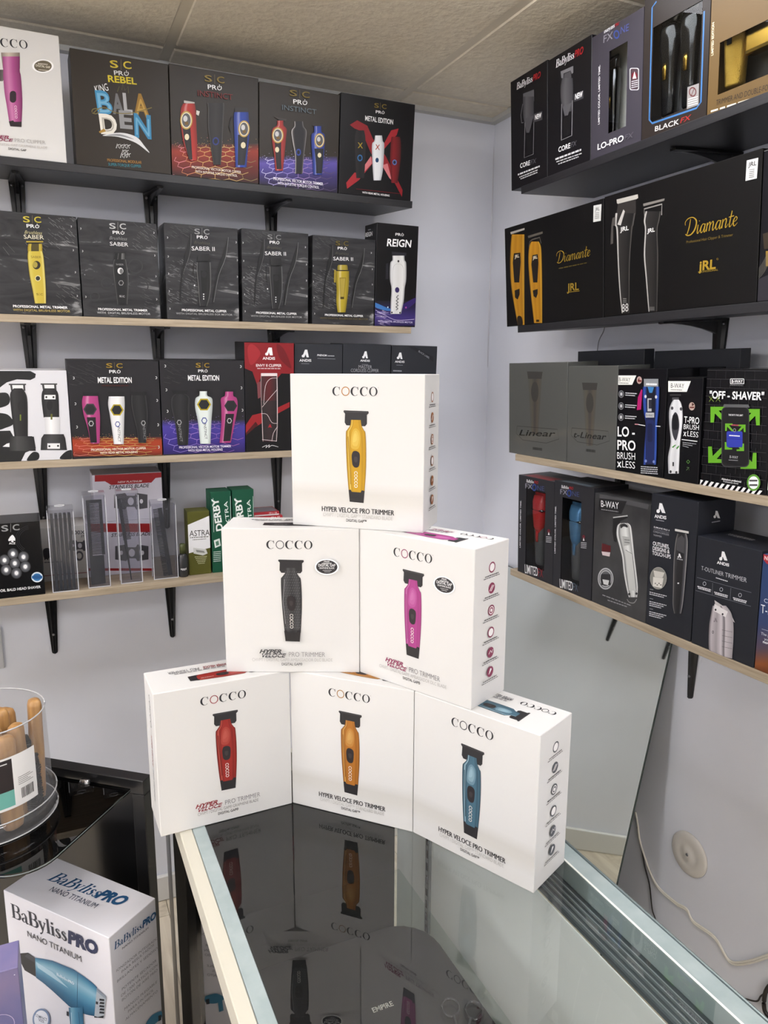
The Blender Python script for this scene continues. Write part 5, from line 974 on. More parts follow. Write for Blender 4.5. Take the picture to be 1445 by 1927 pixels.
for j in range(14):
    y = 134+j*46
    A.l([(1112-j*2, y), (1440, y+4+j*3)], 1.6, '#3d3c40')
    for i in range(8):
        x = 1115+i*52+(26 if j % 2 else 0)-j*2
        if x < 1425: A.l([(x, y+(x-1110)*.02), (x-2, y+46+(x-1110)*.03)], 1.4, '#37363a')
GR = '#7ccf30'
def arrow(cx, cy, sx, sy, s, col=GR):
    P = [(0, 0), (1, 0), (1, .2), (.52, .24), (1.2, 1.05), (1.0, 1.15), (.28, .42), (.22, 1.0), (0, 1.0)]
    if s > 60: A.part('arrow_print')
    A.p([(cx+sx*s*x, cy+sy*s*y) for x, y in P], col)
arrow(1140, 330, 1, 1, 85); arrow(1406, 342, -1, 1, 88); arrow(1128, 632, 1, -1, 88); arrow(1388, 664, -1, -1, 86)
A.part('brand_lettering'); A.rr(1246, 178, 1322, 208, 5, '#e8e8e8'); A.rr(1249, 181, 1319, 205, 4, '#1b1b1d'); A.t('B-WAY', 1254, 201, 1314, 202, 16, '#f2f2f2', .02); A.gk(1246, 214, 1318, 216, 4, '#6a6a6c'); A.t('"OFF - SHAVER"', 1135, 284, 1428, 294, 38, '#f6f6f6', .025)
A.part('mark_print')
for x in (1146, 1182): A.l([(x-12, 302), (x+10, 270)], 3, '#8aa83a'); A.l([(x-12, 276), (x+12, 302)], 3, '#8aa83a')
A.part('shaver_picture'); A.rr(1200, 330, 1350, 655, 26, '#3a3a3c'); A.p([(1214, 316), (1346, 318), (1352, 335), (1208, 330)], '#5a5a5c'); A.rr(1204, 334, 1346, 650, 24, '#151416'); A.t("THE SKY'S THE LIMIT", 1238, 378, 1316, 381, 9, '#e8e8e8', .01)
def sarrow(*a): arrow(*a)
arrow(1220, 420, 1, 1, 40); arrow(1330, 426, -1, 1, 40); arrow(1218, 560, 1, -1, 40); arrow(1322, 568, -1, -1, 40); A.rr(1228, 462, 1314, 548, 10, '#3a48c8'); A.l([(1228, 500), (1314, 506)], 2, '#2a3490'); A.gk(1242, 484, 1300, 488, 6, '#e8e8f0'); A.ring(1271, 456, 8, 10, 3, '#8a8a8e'); A.gk(1254, 428, 1296, 430, 7, '#c85a6a'); A.t('B-WAY', 1246, 606, 1290, 610, 14, '#c8c8ca', -.004); A.l([(1240, 616), (1290, 619)], 2, '#b8b8ba')
A.part('stripe_band')
for k in range(12):
    x = 1088+k*29; y = 722+k*5.2
    A.p([(x, y), (x+15, y+3), (x-3, y+36), (x-18, y+33)], '#f0f0f0')
A.part('seal'); A.e(1375, 738, 36, 45, '#7ac04a'); A.e(1375, 738, 27, 34, '#ffffff'); A.r(1352, 722, 1396, 732, '#4a4a4a'); A.r(1352, 746, 1396, 756, '#4a4a4a'); A.ring(1375, 738, 33, 41, 1.5, '#4a8a2a')
A.part('caption_lettering'); A.t('Afeitadora profesional', 1202, 722, 1308, 738, 10, '#ececec', .02); A.t('Professional shaver', 1212, 735, 1294, 748, 9, '#c8c8c8', .01)
c = wallbox('r', 3, 'R3', (1436, 813), (1800, 880), (1452, 120), .085, 'trimmer_box', 'white box with a black foot, cut by the right picture edge', WHITE, group=CARTG)
A = c.front('R3'); A.part('foot_print'); A.p([(1440, 778), (1800, 840), (1800, 876), (1438, 812)], '#1d1d1f')
for a0, a1, zt, lab, ins in ((.60, .83, .258, 'dark grey flat box leaning behind the smoked boxes, nearer the corner', .125), (.83, 1.06, .252, 'dark grey flat box behind the silver-trimmer box, below the black bracket', .155)):
    o, ex, ein, eup = shelf_frame('r', 3, ins); Carton('storage_box', fmat(o+ex*a0+eup*.0004, ex, ein, eup), a1-a0, zt, .03, mat('carton_graphite', '#313338', .4), lab, 'box', 'dark flat boxes behind the front row')
# ---- lowest right shelf
CHR2 = mat('carton_dusk', '#2b2b2f', .4)
def limited(bl, br, tp, win, col, label, lab2, topcol, dx, ftc):
    c = wallbox('r', 4, 'R4', bl, br, tp, .1, 'clipper_box', label, CHR2, group=CARTG, win=win, inner=mat('tray_black', '#2a2a2c', .3))
    k = c.win[3]-c.win[1]; e = clipper3d('clipper', lab2, inbox(c, .46, c.win[1]+.004), .046, k*.93, (GRYM, col, col), ry=.42)
    link('upper_shell', loft([(k*.42, 0, -.001, .012, .013), (k*.5, 0, -.001, .0195, .017), (k*.66, 0, -.001, .0236, .0185), (k*.82, 0, -.001, .0245, .0185), (k*.9, 0, -.001, .021, .015)], 24, 2.8), col, e); link('accent_band', box((-.0246, -.0198, k*.70), (.0246, .018, k*.735), .004), BLKG, e)
    A = c.front('R4'); x, y = bl[0], tp[1]
    A.part('brand_lettering'); A.strokes('BaByliss', SERIF, dx+145, y+42, dx+186, y+48, 16, '#ececee', .1); A.t('PRO', dx+187, y+48, dx+210, y+51, 14, '#c0282e', .03, .2); A.t('FX', dx+140, y+74, dx+178, y+80, 26, '#9a9aa6', .0); A.ring(dx+188, y+70, 12, 20, 5, '#3550a0'); A.t('NE', dx+204, y+84, dx+242, y+90, 25, '#4a5688', .0)
    A.part('side_lettering'); A.t('LIMITED COLOR. LIMITED TIME.', dx+114, tp[1]+395, dx+118, tp[1]+140, 9, '#e0e0e4', .02)
    A.part('caption_lettering'); A.t('LIMITED', dx+138, bl[1]+12, dx+208, bl[1]+30, 46, '#f0f0f0', .005); A.t('FX', dx+210, bl[1]+31, dx+236, bl[1]+37, 44, ftc, -.006)
    A.part('tag'); A.e(dx+266, y+305, 8, 11, '#7a2030'); A.p([(dx+262, y+325), (dx+266, y+308), (dx+271, y+326)], '#f0f0f0'); [A.gk(dx+252, y+335+9*q, dx+282, y+338+9*q, 4, '#c8c8cc', q+1) for q in range(4)]
    A = c.top(); A.part('top_print'); A.r(.14, .04, .86, .42, topcol); A.r(.2, .55, .8, .8, '#2f2f33')
limited((97, 612), (285, 690), (101, 94), [(137, 575), (247, 190)], REDM, 'dark window box with a red clipper at the corner end of the lowest right shelf', 'red clipper inside the dark window box', '#a5383c', 0, '#b03038')
limited((285, 690), (492, 772), (300, 125), [(326, 655), (440, 240)], BLUEM, 'dark window box with a steel-blue clipper on the lowest right shelf', 'steel-blue clipper inside the dark window box', '#5f6870', 188, '#5a6a7a')
c = wallbox('r', 4, 'R4', (494, 772), (786, 886), (525, 195), .1, 'clipper_box', 'charcoal box with a large silver clipper on the lowest right shelf', noise_mat('carton_smoky', '#2f2f31', '#4a4a4a', 7, rough=.35), group=CARTG)
A = c.front('R4'); A.part('panel_print'); A.p([(540, 195), (805, 243), (798, 282), (538, 222)], '#4b4b4d'); A.part('brand_lettering'); A.p([(538, 222), (685, 238), (655, 308), (533, 285)], '#1b1b1c'); A.t('B-WAY', 547, 268, 642, 280, 34, '#f2f2f2', .0); A.gk(548, 282, 640, 295, 5, '#8a8a8c')
A.part('clipper_picture'); A.p([(612, 330), (688, 314), (690, 328), (650, 345), (630, 460), (616, 452), (608, 400)], '#1b1b1c'); A.l([(612, 326), (690, 316)], 6, '#b9bab8'); A.d([(356, 650, 692), (372, 634, 708), (420, 630, 716), (480, 645, 722), (540, 660, 728), (620, 668, 738), (700, 682, 746), (755, 696, 742)], [(0, '#8a8b89'), (.08, '#f0f0ee'), (.16, '#6d6e6c'), (.3, '#c4c5c2'), (.6, '#e4e5e2'), (.86, '#9d9e9b'), (.93, '#f4f4f2'), (1, '#7a7b79')]); A.p([(660, 425), (705, 432), (708, 472), (668, 480)], '#b0b1ae'); A.gk(672, 445, 702, 448, 4, '#4a4a4a'); A.gk(674, 458, 702, 462, 4, '#4a4a4a'); A.p([(678, 500), (716, 520), (738, 720), (698, 718)], '#c9cac6'); A.l([(680, 500), (716, 522), (738, 722)], 3, '#55565a'); A.sp([(652, 365), (672, 358), (690, 368), (690, 380), (670, 374), (655, 384)], '#2a2a2b'); A.e(700, 738, 6, 7, '#2a2a2b'); A.e(738, 735, 6, 7, '#2a2a2b'); A.l([(688, 765), (700, 782), (725, 785), (740, 765)], 5, '#8d8e8c', smooth=3)
A.part('comb_picture'); [A.r(553+7*k, 465+2*k, 557+7*k, 510, '#8a2026') for k in range(7)]; A.p([(551, 508), (598, 514), (594, 536), (556, 528)], '#d8c8c8')
A.part('badge'); A.e(573, 655, 43, 60, '#5f6062'); A.ring(573, 655, 42, 58, 5, '#b9babb'); A.ring(573, 655, 33, 46, 4, '#b9babb'); A.rr(548, 630, 600, 690, 5, '#2a2a2c'); A.p([(556, 658), (592, 664), (586, 690), (562, 684)], '#d0d1d0')
A.part('caption_lettering'); A.gk(556, 742, 712, 800, 5, '#9a9b9c', 2); A.gk(584, 770, 690, 806, 5, '#9a9b9c', 3)
def andis(A, cx, y, s, col='#f0f0f2'):
    A.p([(cx-12*s, y), (cx-6*s, y-42*s), (cx+6*s, y-40*s), (cx+22*s, y+6*s), (cx+6*s, y+4*s), (cx-2*s, y-14*s)], col); A.e(cx-12*s, y-4*s, 8*s, 9*s, col)
c = wallbox('r', 4, 'R4', (786, 888), (1028, 996), (818, 195), .1, 'trimmer_box', 'slate-blue box with a tall black trimmer, standing beside the shorter box with a silver trimmer', NAVY, group=CARTG)
A = c.front('R4'); A.part('brand_lettering'); andis(A, 868, 296, 1.15); A.t('ANDIS', 834, 326, 898, 336, 17, '#f0f0f2', .03); A.l([(842, 338), (886, 346)], 2.5, '#c8c8cc')
A.part('caption_lettering'); A.t('SLIMLINE PRO II', 830, 380, 915, 400, 8, '#e0e0e4', .01, .1); A.l([(830, 388), (914, 408)], 1.5, '#9a9aa2'); A.t('CORD/CORDLESS', 828, 405, 912, 424, 10, '#b0b0b6', -.004); A.t('TRIMMER', 828, 424, 874, 434, 9, '#b0b0b6', -.004); A.t('OUTLINES,', 826, 474, 914, 494, 20, '#f0f0f2', .015); A.t('DESIGNS &', 825, 500, 916, 520, 20, '#f0f0f2', .015); A.t('TOUCH-UPS', 823, 525, 922, 548, 20, '#f0f0f2', .015)
for y, n in ((715, 3), (765, 4), (820, 4)):
    A.l([(810, y-4), (828, y)], 2, '#c8c8cc'); [A.gk(808, y+12+10*k, 900-14*k, y+34+10*k-3*k, 5, '#d8d8dc', k+n) for k in range(n-1)]
A.part('blade_picture'); A.e(858, 652, 45, 60, '#a9a79f'); A.e(858, 652, 42, 57, '#8f8d86'); A.p([(832, 610), (892, 622), (880, 650), (838, 645)], '#d8d4cc'); A.p([(830, 645), (886, 652), (876, 705), (828, 695)], '#e4e0d8'); [A.e(842+10*k, 680+8*(k % 2), 3, 4, '#5a584f') for k in range(4)]
A.part('trimmer_picture'); A.p([(948, 386), (1022, 400), (1022, 412), (948, 398)], '#d8d6d2'); A.d([(412, 962, 1008), (450, 952, 1016), (520, 944, 1014), (600, 940, 1008), (700, 938, 1000), (790, 936, 990), (842, 944, 980)], [(0, '#8a8886'), (.08, '#3a393b'), (.3, '#242326'), (.7, '#1b1b1d'), (.9, '#55545a'), (1, '#a8a6a4')]); A.p([(958, 440), (985, 420), (1000, 440), (996, 520), (956, 500)], '#4a494c'); andis(A, 972, 540, .5); A.t('ANDIS', 958, 550, 990, 556, 6, '#e8e8ea', .01); A.e(966, 679, 5, 4, '#f0f0f0')
A = c.right('R4'); A.part('side_lettering'); andis(A, 1168, 325, .85); A.gk(1142, 352, 1186, 344, 6, '#a8a8b0')
c = wallbox('r', 4, 'R4', (1030, 996), (1366, 1146), (1056, 420), .1, 'trimmer_box', 'slate-blue box with a big silver trimmer head, lower than the box beside it', NAVY, inset=.003, group=CARTG)
A = c.front('R4'); A.part('brand_lettering'); andis(A, 1204, 552, 1.05); A.t('ANDIS', 1170, 574, 1236, 590, 15, '#f0f0f2', .03); A.t('T-OUTLINER', 1086, 608, 1205, 642, 22, '#cfd0d6', -.01); A.t('TRIMMER', 1214, 645, 1330, 676, 24, '#cfd0d6', -.01); A.gk(1165, 650, 1230, 670, 5, '#e0e0e4')
A.part('feature_print'); A.l([(1064, 648), (1356, 730)], 1.6, '#8a8c96'); A.l([(1056, 718), (1354, 804)], 1.6, '#8a8c96'); A.l([(1148, 678), (1146, 742)], 1.6, '#8a8c96'); A.l([(1246, 705), (1242, 768)], 1.6, '#8a8c96')
for cx, cy in ((1104, 682), (1195, 713), (1297, 743)): A.ring(cx, cy, 9, 11, 2, '#d0d2d8'); A.gk(cx-38, cy+14, cx+36, cy+34, 6, '#e0e0e4', int(cx)); A.gk(cx-34, cy+23, cx+34, cy+42, 6, '#e0e0e4', int(cx)+1)
A.part('trimmer_picture'); A.p([(1160, 770), (1240, 825), (1270, 892), (1245, 870), (1165, 800)], '#c9c4c4'); A.d([(800, 1150, 1222), (840, 1142, 1250), (900, 1132, 1262), (980, 1128, 1262), (1040, 1130, 1258), (1085, 1138, 1255)], [(0, '#6a6366'), (.1, '#c8c0c4'), (.3, '#a8a0a4'), (.5, '#d8d0d4'), (.62, '#6a6468'), (.68, '#d0c8cc'), (1, '#a09a9e')]); A.p([(1160, 790), (1232, 832), (1220, 862), (1156, 828)], '#eae6e6'); A.e(1166, 822, 5, 6, '#2a2a2c'); A.e(1204, 846, 5, 6, '#2a2a2c'); [A.l([(1200, 930+30*k), (1256, 942+30*k)], 1.8, '#5a5458') for k in range(4)]; A.ring(1152, 942, 5, 8, 2, '#3a3538'); andis(A, 1166, 886, .5, '#8a8286')
A = c.top('R4'); A.part('top_lettering'); A.t('T-OUTLINER TRIMMER', 1215, 416, 1355, 450, 7, '#c0c2ca', 0)
c = wallbox('r', 4, 'R4', (1370, 1147), (1800, 1330), (1414, 520), .1, 'trimmer_box', 'blue box fading to orange, cut by the right picture edge on the lowest right shelf', mat('carton_dark_blue', '#2e4470', .4), group=CARTG)
A = c.front('R4'); A.part('sunset_print'); A.v(1350, 520, 1800, 1330, [(0, '#2c4a7c'), (.45, '#3a4a78'), (.62, '#5a4a5a'), (.72, '#a8602e'), (.85, '#8a4a22'), (1, '#5a2a14')]); A.part('tag'); A.p([(1420, 522), (1500, 540), (1500, 590), (1440, 576), (1420, 552)], '#c8303a'); A.t('NEW', 1426, 552, 1480, 566, 20, '#f8e8e8', .02); A.part('caption_lettering'); A.t('CORDLESS', 1424, 782, 1580, 826, 22, '#e8ecf4', -.005); A.t('T-PRO', 1406, 838, 1520, 870, 46, '#f0f4f8', -.005); A.l([(1412, 926), (1500, 952)], 2, '#c0c8d8'); A.t('The perfect', 1408, 956, 1500, 984, 14, '#dfe4ee', 0); A.t('you', 1425, 985, 1460, 996, 14, '#dfe4ee', 0); A.t('now', 1418, 1000, 1460, 1014, 14, '#f4f6fa', .02)
# ------------------------------------------------------------------ white trimmer boxes stacked on the glass case
TOPZ = .935
BWd, BHt, BDp = .1995, .2202, .0845
def rotz_frame(x, y, z, th):
    t = R(th); c, s = math.cos(t), math.sin(t)
    return Matrix(((c, -s, 0, x), (s, c, 0, y), (0, 0, 1, z), (0, 0, 0, 1)))
def trimmer_art(A, f, col, hi, dark, body2=None, carbon=False):
    """trimmer picture; f maps local (across, along 0..1 from base to blade) to face coordinates"""
    def P(l): return [f(x, y) for x, y in l]
    bl = '#2b2a2c'
    A.p(P([(-.092, .985), (-.088, 1.0), (.094, .995), (.097, .975), (.083, .955), (.083, .86), (.07, .835), (-.07, .84), (-.083, .87), (-.08, .965)]), bl)
    if not carbon: A.p(P([(-.09, .99), (.094, .987), (.094, .981), (-.09, .984)]), '#4a484a')
    m3 = lambda t: tuple(a_+(b_-a_)*t for a_, b_ in zip(C(dark), C(col)))
    st = [(0, m3(.1)), (.07, m3(.75)), (.13, hi), (.19, m3(.6)), (.3, col), (.5, m3(.95)), (.72, col), (.82, m3(.55)), (.9, m3(.95)), (1, m3(.2))] if not carbon else [(0, '#2c2c2e'), (.2, '#4a4a4c'), (.5, '#333335'), (.8, '#454547'), (1, '#262628')]
    rows = catmull([(.90, -.036, .038), (.84, -.042, .044), (.79, -.065, .062), (.76, -.074, .072), (.6, -.074, .077), (.4, -.069, .076), (.2, -.060, .069), (.10, -.054, .064)], 4)
    nc = len(st); PT = []; K = []
    for r_ in rows:
        for t, c_ in st: PT.append(A.m(*f(r_.y+(r_.z-r_.y)*t, r_.x))); K.append(c_)
    A._add(PT, [(i*nc+j, i*nc+j+1, (i+1)*nc+j+1, (i+1)*nc+j) for i in range(len(rows)-1) for j in range(nc-1)], K)
    if not carbon:
        mix = lambda t: tuple(a_+(b_-a_)*t for a_, b_ in zip(C(col), C(hi)))
        A.sp(P([(-.034, .60), (-.036, .70), (-.022, .785), (.002, .81), (.028, .77), (.034, .68), (.016, .59)]), mix(.35)); A.sp(P([(-.024, .63), (-.026, .70), (-.012, .77), (.004, .785), (.02, .74), (.022, .68), (.008, .62)]), mix(.65)); A.sp(P([(-.018, .66), (-.018, .71), (-.006, .755), (.006, .74), (.006, .68)]), mix(.9))
        A.l(P([(-.058, .72), (-.05, .5), (-.04, .2)]), .004 if not A.view else 2, dark)
    else:
        for k in range(22):
            y = .16+k*.033
            for q in range(7):
                x = -.052+q*.017+(.008 if k % 2 else 0); A.l(P([(x, y), (x+.008, y+.012)]), .0022, '#6a6a6d')
        A.l(P([(-.045, .22), (-.06, .5), (-.045, .77)]), .004, '#8a8a8d')
    A.sp(P([(-.03, .46), (-.031, .52), (-.02, .56), (.006, .565), (.028, .54), (.03, .47), (.022, .40), (-.004, .385), (-.024, .41)]), '#2a2527'); A.sp(P([(-.012, .46), (-.012, .50), (.01, .50), (.012, .46), (0, .44)]), '#3c3638')
    A.p(P([(-.056, .135), (-.04, .142), (-.032, .118), (.036, .115), (.044, .14), (.066, .133), (.058, 0), (-.048, .006)]), '#272527')
    a, b = f(-.012, .345), f(-.012, .165)
    A.t('COCCO', a[0], a[1], b[0], b[1], .022 if not A.view else 8, '#f0ece4', .005)
def trimmer_box(name, x, y, z, th, label, col, hi, dark, ringc, style, carbon=False, icons='#8a8a90', badge=False):
    c = Carton(name, rotz_frame(x, y, z, th), BWd, BHt, BDp, mat('carton_white', '#d8d7d5', .4), label, 'box', 'white trimmer boxes stacked on the glass case')
    A = c.front(); A.part('brand_lettering'); A.cocco(.325, .862, .668, .862, .057, ringc)
    if style == 'plain':
        A.part('backdrop_print'); n = 10
        for x0, x1, y0, y1, c1 in ((.004, .996, .10, .30, '#e4e2dc'),):
            A.v(x0, y1, x1, y0, [(0, '#d8d7d5'), (.35, '#cfcdc8'), (.6, '#d2d0cb'), (1, '#d8d7d5')])
    A.part('trimmer_picture'); y0, y1 = (.175, .77) if style == 'plain' else (.225, .79)
    trimmer_art(A, lambda u, v: (.5+u, y0+(y1-y0)*v), col, hi, dark, carbon=carbon)
    A.part('caption_lettering')
    if style == 'plain':
        A.t('HYPER VELOCE PRO TRIMMER', .235, .105, .785, .105, .033, '#2a2a2c'); A.t('HYPER VELOCE PRO TRIMMER', .2375, .105, .7875, .105, .033, '#2a2a2c'); A.t('CHVPT / DIGITAL GAP™ STANDARD BLADE', .245, .072, .775, .072, .024, '#bcbab6', -.006); A.t('DIGITAL GAP™', .425, .045, .58, .045, .018, '#3c3b3d', .008)
    else:
        lc = ringc if not carbon else '#3a3a3e'
        A.t('HYPER', .255, .142, .42, .142, .026, lc, .03, .35); A.t('VELOCE', .275, .113, .455, .113, .026, lc, .03, .35); A.l([(.25, .128), (.44, .128)], .003, '#d8d7d5')
        A.t('PRO TRIMMER', .475, .118, .745, .118, .033, '#8a888a', -.006); A.t('CHVPT / DIGITAL GAP® AMBASSADOR DLC BLADE' if badge else 'CHVPT / DIGITAL GAP® GRAPHENE BLADE', .2 if badge else .27, .085, .8 if badge else .73, .085, .022, '#b4b2b0' if badge else '#8d8b89', -.006); A.t('DIGITAL GAP®', .42, .056, .575, .056, .018, '#3a393b', .008)
    if badge:
        A.part('sticker'); A.e(.765, .745, .088, .054, '#ffffff'); A.e(.765, .745, .078, .047, '#2c2b2e'); A.t('DIGITAL GAP', .703, .748, .828, .748, .017, '#f2f2f2', .01); A.t('FREE', .745, .777, .785, .777, .009, '#e8e8e8', .01); A.t('UPGRADE', .73, .765, .80, .765, .009, '#e8e8e8', .01); A.t('GRAPHENE BLADE', .71, .732, .82, .732, .011, '#e8e8e8', .008); A.gk(.735, .722, .8, .722, .004, '#bababa'); A.gk(.745, .712, .79, .712, .004, '#bababa')
    A = c.right()
    for k, v in enumerate((.855, .725, .585, .445, .315, .19)):
        A.part('icon'); ic = icons; A.e(.5, v, .095, .034, ic); A.e(.5, v, .07, .025, '#efecec' if k in (0, 3) else ic)
        if k == 1: A.l([(.44, v-.015), (.52, v+.018)], .006, '#efecec'); A.l([(.48, v-.018), (.56, v+.015)], .006, '#efecec')
        elif k == 2: A.ring(.5, v, .07, .025, .016, '#efecec'); A.e(.5, v, .03, .011, '#efecec')
        elif k == 4: A.l([(.45, v-.008), (.5, v+.012), (.54, v-.006), (.57, v+.012)], .006, '#efecec')
        elif k == 5: A.sp([(.46, v-.015), (.5, v+.02), (.54, v+.012), (.5, v-.005)], '#efecec')
        A.gk(.3, v-.048, .7, v-.048, .006, '#4a484a', k+1); A.gk(.26, v-.06, .74, v-.06, .005, '#6a686a', k+2)
    A = c.top(); A.part('top_picture')
    trimmer_art(A, lambda u, v: (.28+.52*v, .36+u*2.0), col, hi, dark, carbon=False)
    A.part('top_lettering'); A.cocco(.93, .84, .66, .84, .12, ringc if style != 'plain' else '#26262b'); A.t('HYPER VELOCE', .60, .82, .42, .82, .1, ringc, .02, .3); A.t('PRO TRIMMER', .39, .82, .16, .82, .1, '#55545a', -.004); A.gk(.58, .68, .2, .68, .04, '#9a989a')
    A = c.left(); A.part('side_lettering'); A.t('COCCO', .5, .93, .5, .70, .05, '#3a3a3e', -.004); A.t('HYPER VELOCE', .5, .64, .5, .42, .04, ringc, .01); A.t('PRO TRIMMER', .5, .39, .5, .16, .035, '#6a686c', -.004)
    return c
trimmer_box('trimmer_box', -1.2438, -1.1190, TOPZ, 1.28, 'white box with a red trimmer, left in the bottom row of the stack', '#b4342d', '#d6685a', '#62130f', '#a8323c', 'logo')
trimmer_box('trimmer_box', -1.0432, -1.1132, TOPZ, -46.78, 'white box with an orange trimmer, middle of the bottom row of the stack', '#cf8430', '#ecb868', '#86501a', '#c08a3a', 'plain')
trimmer_box('trimmer_box', -.9061, -1.2589, TOPZ, -65.37, 'white box with a steel-blue trimmer, right in the bottom row of the stack', '#52788c', '#a2c2d0', '#1d333e', '#4a4a4e', 'plain', icons='#55585e')
trimmer_box('trimmer_box', -1.1321, -1.0817, TOPZ+BHt, -24.92, 'white box with a black carbon-patterned trimmer, left in the middle row of the stack', '#3a3a3c', '#6a6a6c', '#1c1c1e', '#55555a', 'logo', carbon=True, badge=True)
trimmer_box('trimmer_box', -.9501, -1.1634, TOPZ+BHt, -64.69, 'white box with a pink trimmer, right in the middle row of the stack', '#c44a9c', '#d87cbc', '#a03a7c', '#a8386a', 'logo', icons='#a04566', badge=True)
trimmer_box('trimmer_box', -1.0291, -1.0976, TOPZ+2*BHt, -42.01, 'white box with a golden-yellow trimmer, alone on top of the stack', '#e8b41e', '#ffe070', '#a87c10', '#d08a2a', 'plain', icons='#a8683a')

# ------------------------------------------------------------------ glass display case
YE, YF = -.957, -2.0
case = empty('display_case', 'glass-topped display case with white rails, carrying the stack of white boxes', 'display case', Matrix.Translation((0, 0, 0)))
ALU = mat('rail_white', '#cbc7b8', .35, .0); ALG = noise_mat('rail_pale_green', '#98a6a6', '#a5b1b1', 30, rough=.35); ALD = mat('rail_steel', '#8f9b9c', .3, .6); FRM = mat('frame_black', '#1b1a19', .3)
link('white_rail', box((-1.217, YF, .899), (-1.199, YE-.003, .9345), .0012), ALU, case)
link('glass_edge_strip', box((-1.1985, YF, .915), (-1.180, YE-.003, .9345), .0006), ALG, case)
GT = thin_glass('counter_glass', '#f9fbfa', 1.75)
link('top_glass', box((-1.1798, YF, .9285), (-.7425, YE-.003, .9345)), GT, case)
link('pale_rail', box((-.7420, YF, .9), (-.7165, YE-.003, .9345), .001), ALG, case)
link('rail_highlight', box((-.7445, YF, .9346), (-.7415, YE-.003, .9362), .0006), mat('highlight_white', '#eef0e8', .2), case)  # near-white ridge added in place of the highlight reflected along the rail
link('outer_lip', box((-.7163, YF, .895), (-.7135, YE-.003, .9365), .0008), ALD, case)
link('track_bed', box((-.782, YF, .898), (-.7422, YE-.02, .904)), mat('track_grey', '#5d6367', .35, .5), case)
for k, xx in enumerate((-.779, -.770, -.762, -.7535)): link('track_ridge', box((xx, YF, .904), (xx+.0014, YE-.02, .9085)), mat('track_edge', '#aab2b4', .3, .6), case)
link('end_rail', box((-1.199, YE-.003, .899), (-.7165, YE+.012, .9345), .001), ALU, case)
for px_, py_, pd_ in ((-1.2165, YE-.046, .058), (-.738, YE-.010, .022), (-1.2165, YF+.002, .022), (-.738, YF+.002, .022)): link('corner_post', box((px_, py_, .02), (px_+.024, py_+pd_, .8985), .001), FRM, case)
TM = bpy.data.materials.new('smoked_mirror'); TM.use_nodes = True
TM.node_tree.nodes['Principled BSDF'].inputs['Base Color'].default_value = (.52, .515, .51, 1); TM.node_tree.nodes['Principled BSDF'].inputs['Metallic'].default_value = 1; TM.node_tree.nodes['Principled BSDF'].inputs['Roughness'].default_value = .02
link('side_glass', box((-1.2168, YF+.025, .04), (-1.212, YE-.0465, .8988)), TM, case)
link('end_panel', box((-1.19, YE+.001, .04), (-.79, YE+.006, .8988)), mat('end_black', '#101011', .35), case)
DP = bpy.data.materials.new('door_opal'); DP.use_nodes = True; _n = DP.node_tree; _o = _n.nodes['Material Output']
_d = _n.nodes.new('ShaderNodeBsdfDiffuse'); _t = _n.nodes.new('ShaderNodeBsdfTranslucent'); _x = _n.nodes.new('ShaderNodeMixShader'); _x.inputs[0].default_value = .45
for q in (_d, _t): q.inputs[0].default_value = C('#fbfdfc')
_n.links.new(_d.outputs[0], _x.inputs[1]); _n.links.new(_t.outputs[0], _x.inputs[2]); _n.links.new(_x.outputs[0], _o.inputs[0])
link('door_panel', box((-.785, YF+.02, .30), (-.7835, YE, .8975)), DP, case)
link('inner_shelf', box((-1.19, YF+.03, .640), (-.7865, YE-.012, .646)), thin_glass('shelf_glass', '#f6faf8', 1.4), case)
link('base_deck', box((-1.2, YF+.03, .28), (-.79, YE, .30)), mat('deck_black', '#141415', .5), case)
link('plinth', box((-1.2, YF+.03, .0), (-.74, YE-.004, .28), .002), FRM, case)
bm = bmesh.new(); box_bm(bm, (-.7905, -1.098, .31), (-.7855, -1.084, .897)); up = link('slotted_upright', bm_mesh(bm), mat('upright_grey', '#9aa0a2', .35, .6), case)
bm = bmesh.new()
for k in range(23): box_bm(bm, (-.7912, -1.0935, .325+k*.025), (-.7904, -1.0885, .34+k*.025))
link('slots', bm_mesh(bm), mat('slot_black', '#0c0c0c', .6), up)
# scissors pack lying inside on the glass shelf
def rrect_pts(x0, y0, x1, y1, r, n=6):
    P = []
    for cx, cy, a0 in ((x1-r, y0+r, -90), (x1-r, y1-r, 0), (x0+r, y1-r, 90), (x0+r, y0+r, 180)):
        for k in range(n+1): a = R(a0+90*k/n); P.append((cx+r*math.cos(a), cy+r*math.sin(a)))
    return P
pk = empty('scissors_pack', 'dark plastic scissors pack lying inside the glass case', 'package', Matrix.Translation((0, 0, .6465)))
link('pack_body', prism(rrect_pts(-1.17, -1.62, -.835, -1.15, .07), 0, .045, 'z'), mat('pack_dark', '#232325', .25), pk)
class Flat: pass
pf = Flat(); pf.ob = pk; pf.mw = Matrix.Translation((0, 0, .6465))
A = Art(pf, Vector((-1.16, -1.6, .0452)), Vector((1, 0, 0)), Vector((0, 1, 0)), Vector((0, 0, 1)), .32, .44, VW['O']); A.part('pack_lettering'); A.t('EMPIRE', 703, 1906, 741, 1892, 9, '#c8c4bc', .02)
sx = empty('scissors', 'steel barber scissors on the dark pack inside the glass case', 'scissors', Matrix.Translation((-.89, -1.385, .696)) @ Matrix.Rotation(R(150), 4, 'Z'))
for s_, off in ((1, .017), (-1, -.017)):
    link('finger_ring', tube([(off+.0125*math.cos(R(a)), -.045+.0155*math.sin(R(a)), .001*s_) for a in range(0, 361, 24)], .0018, 6), CHROME, sx)
    link('blade', tube([(off*.7, -.03, .001*s_), (off*.2, .01, .001*s_), (-off*.25, .10, .001*s_)], [.003, .004, .0008], 6), CHROME, sx)
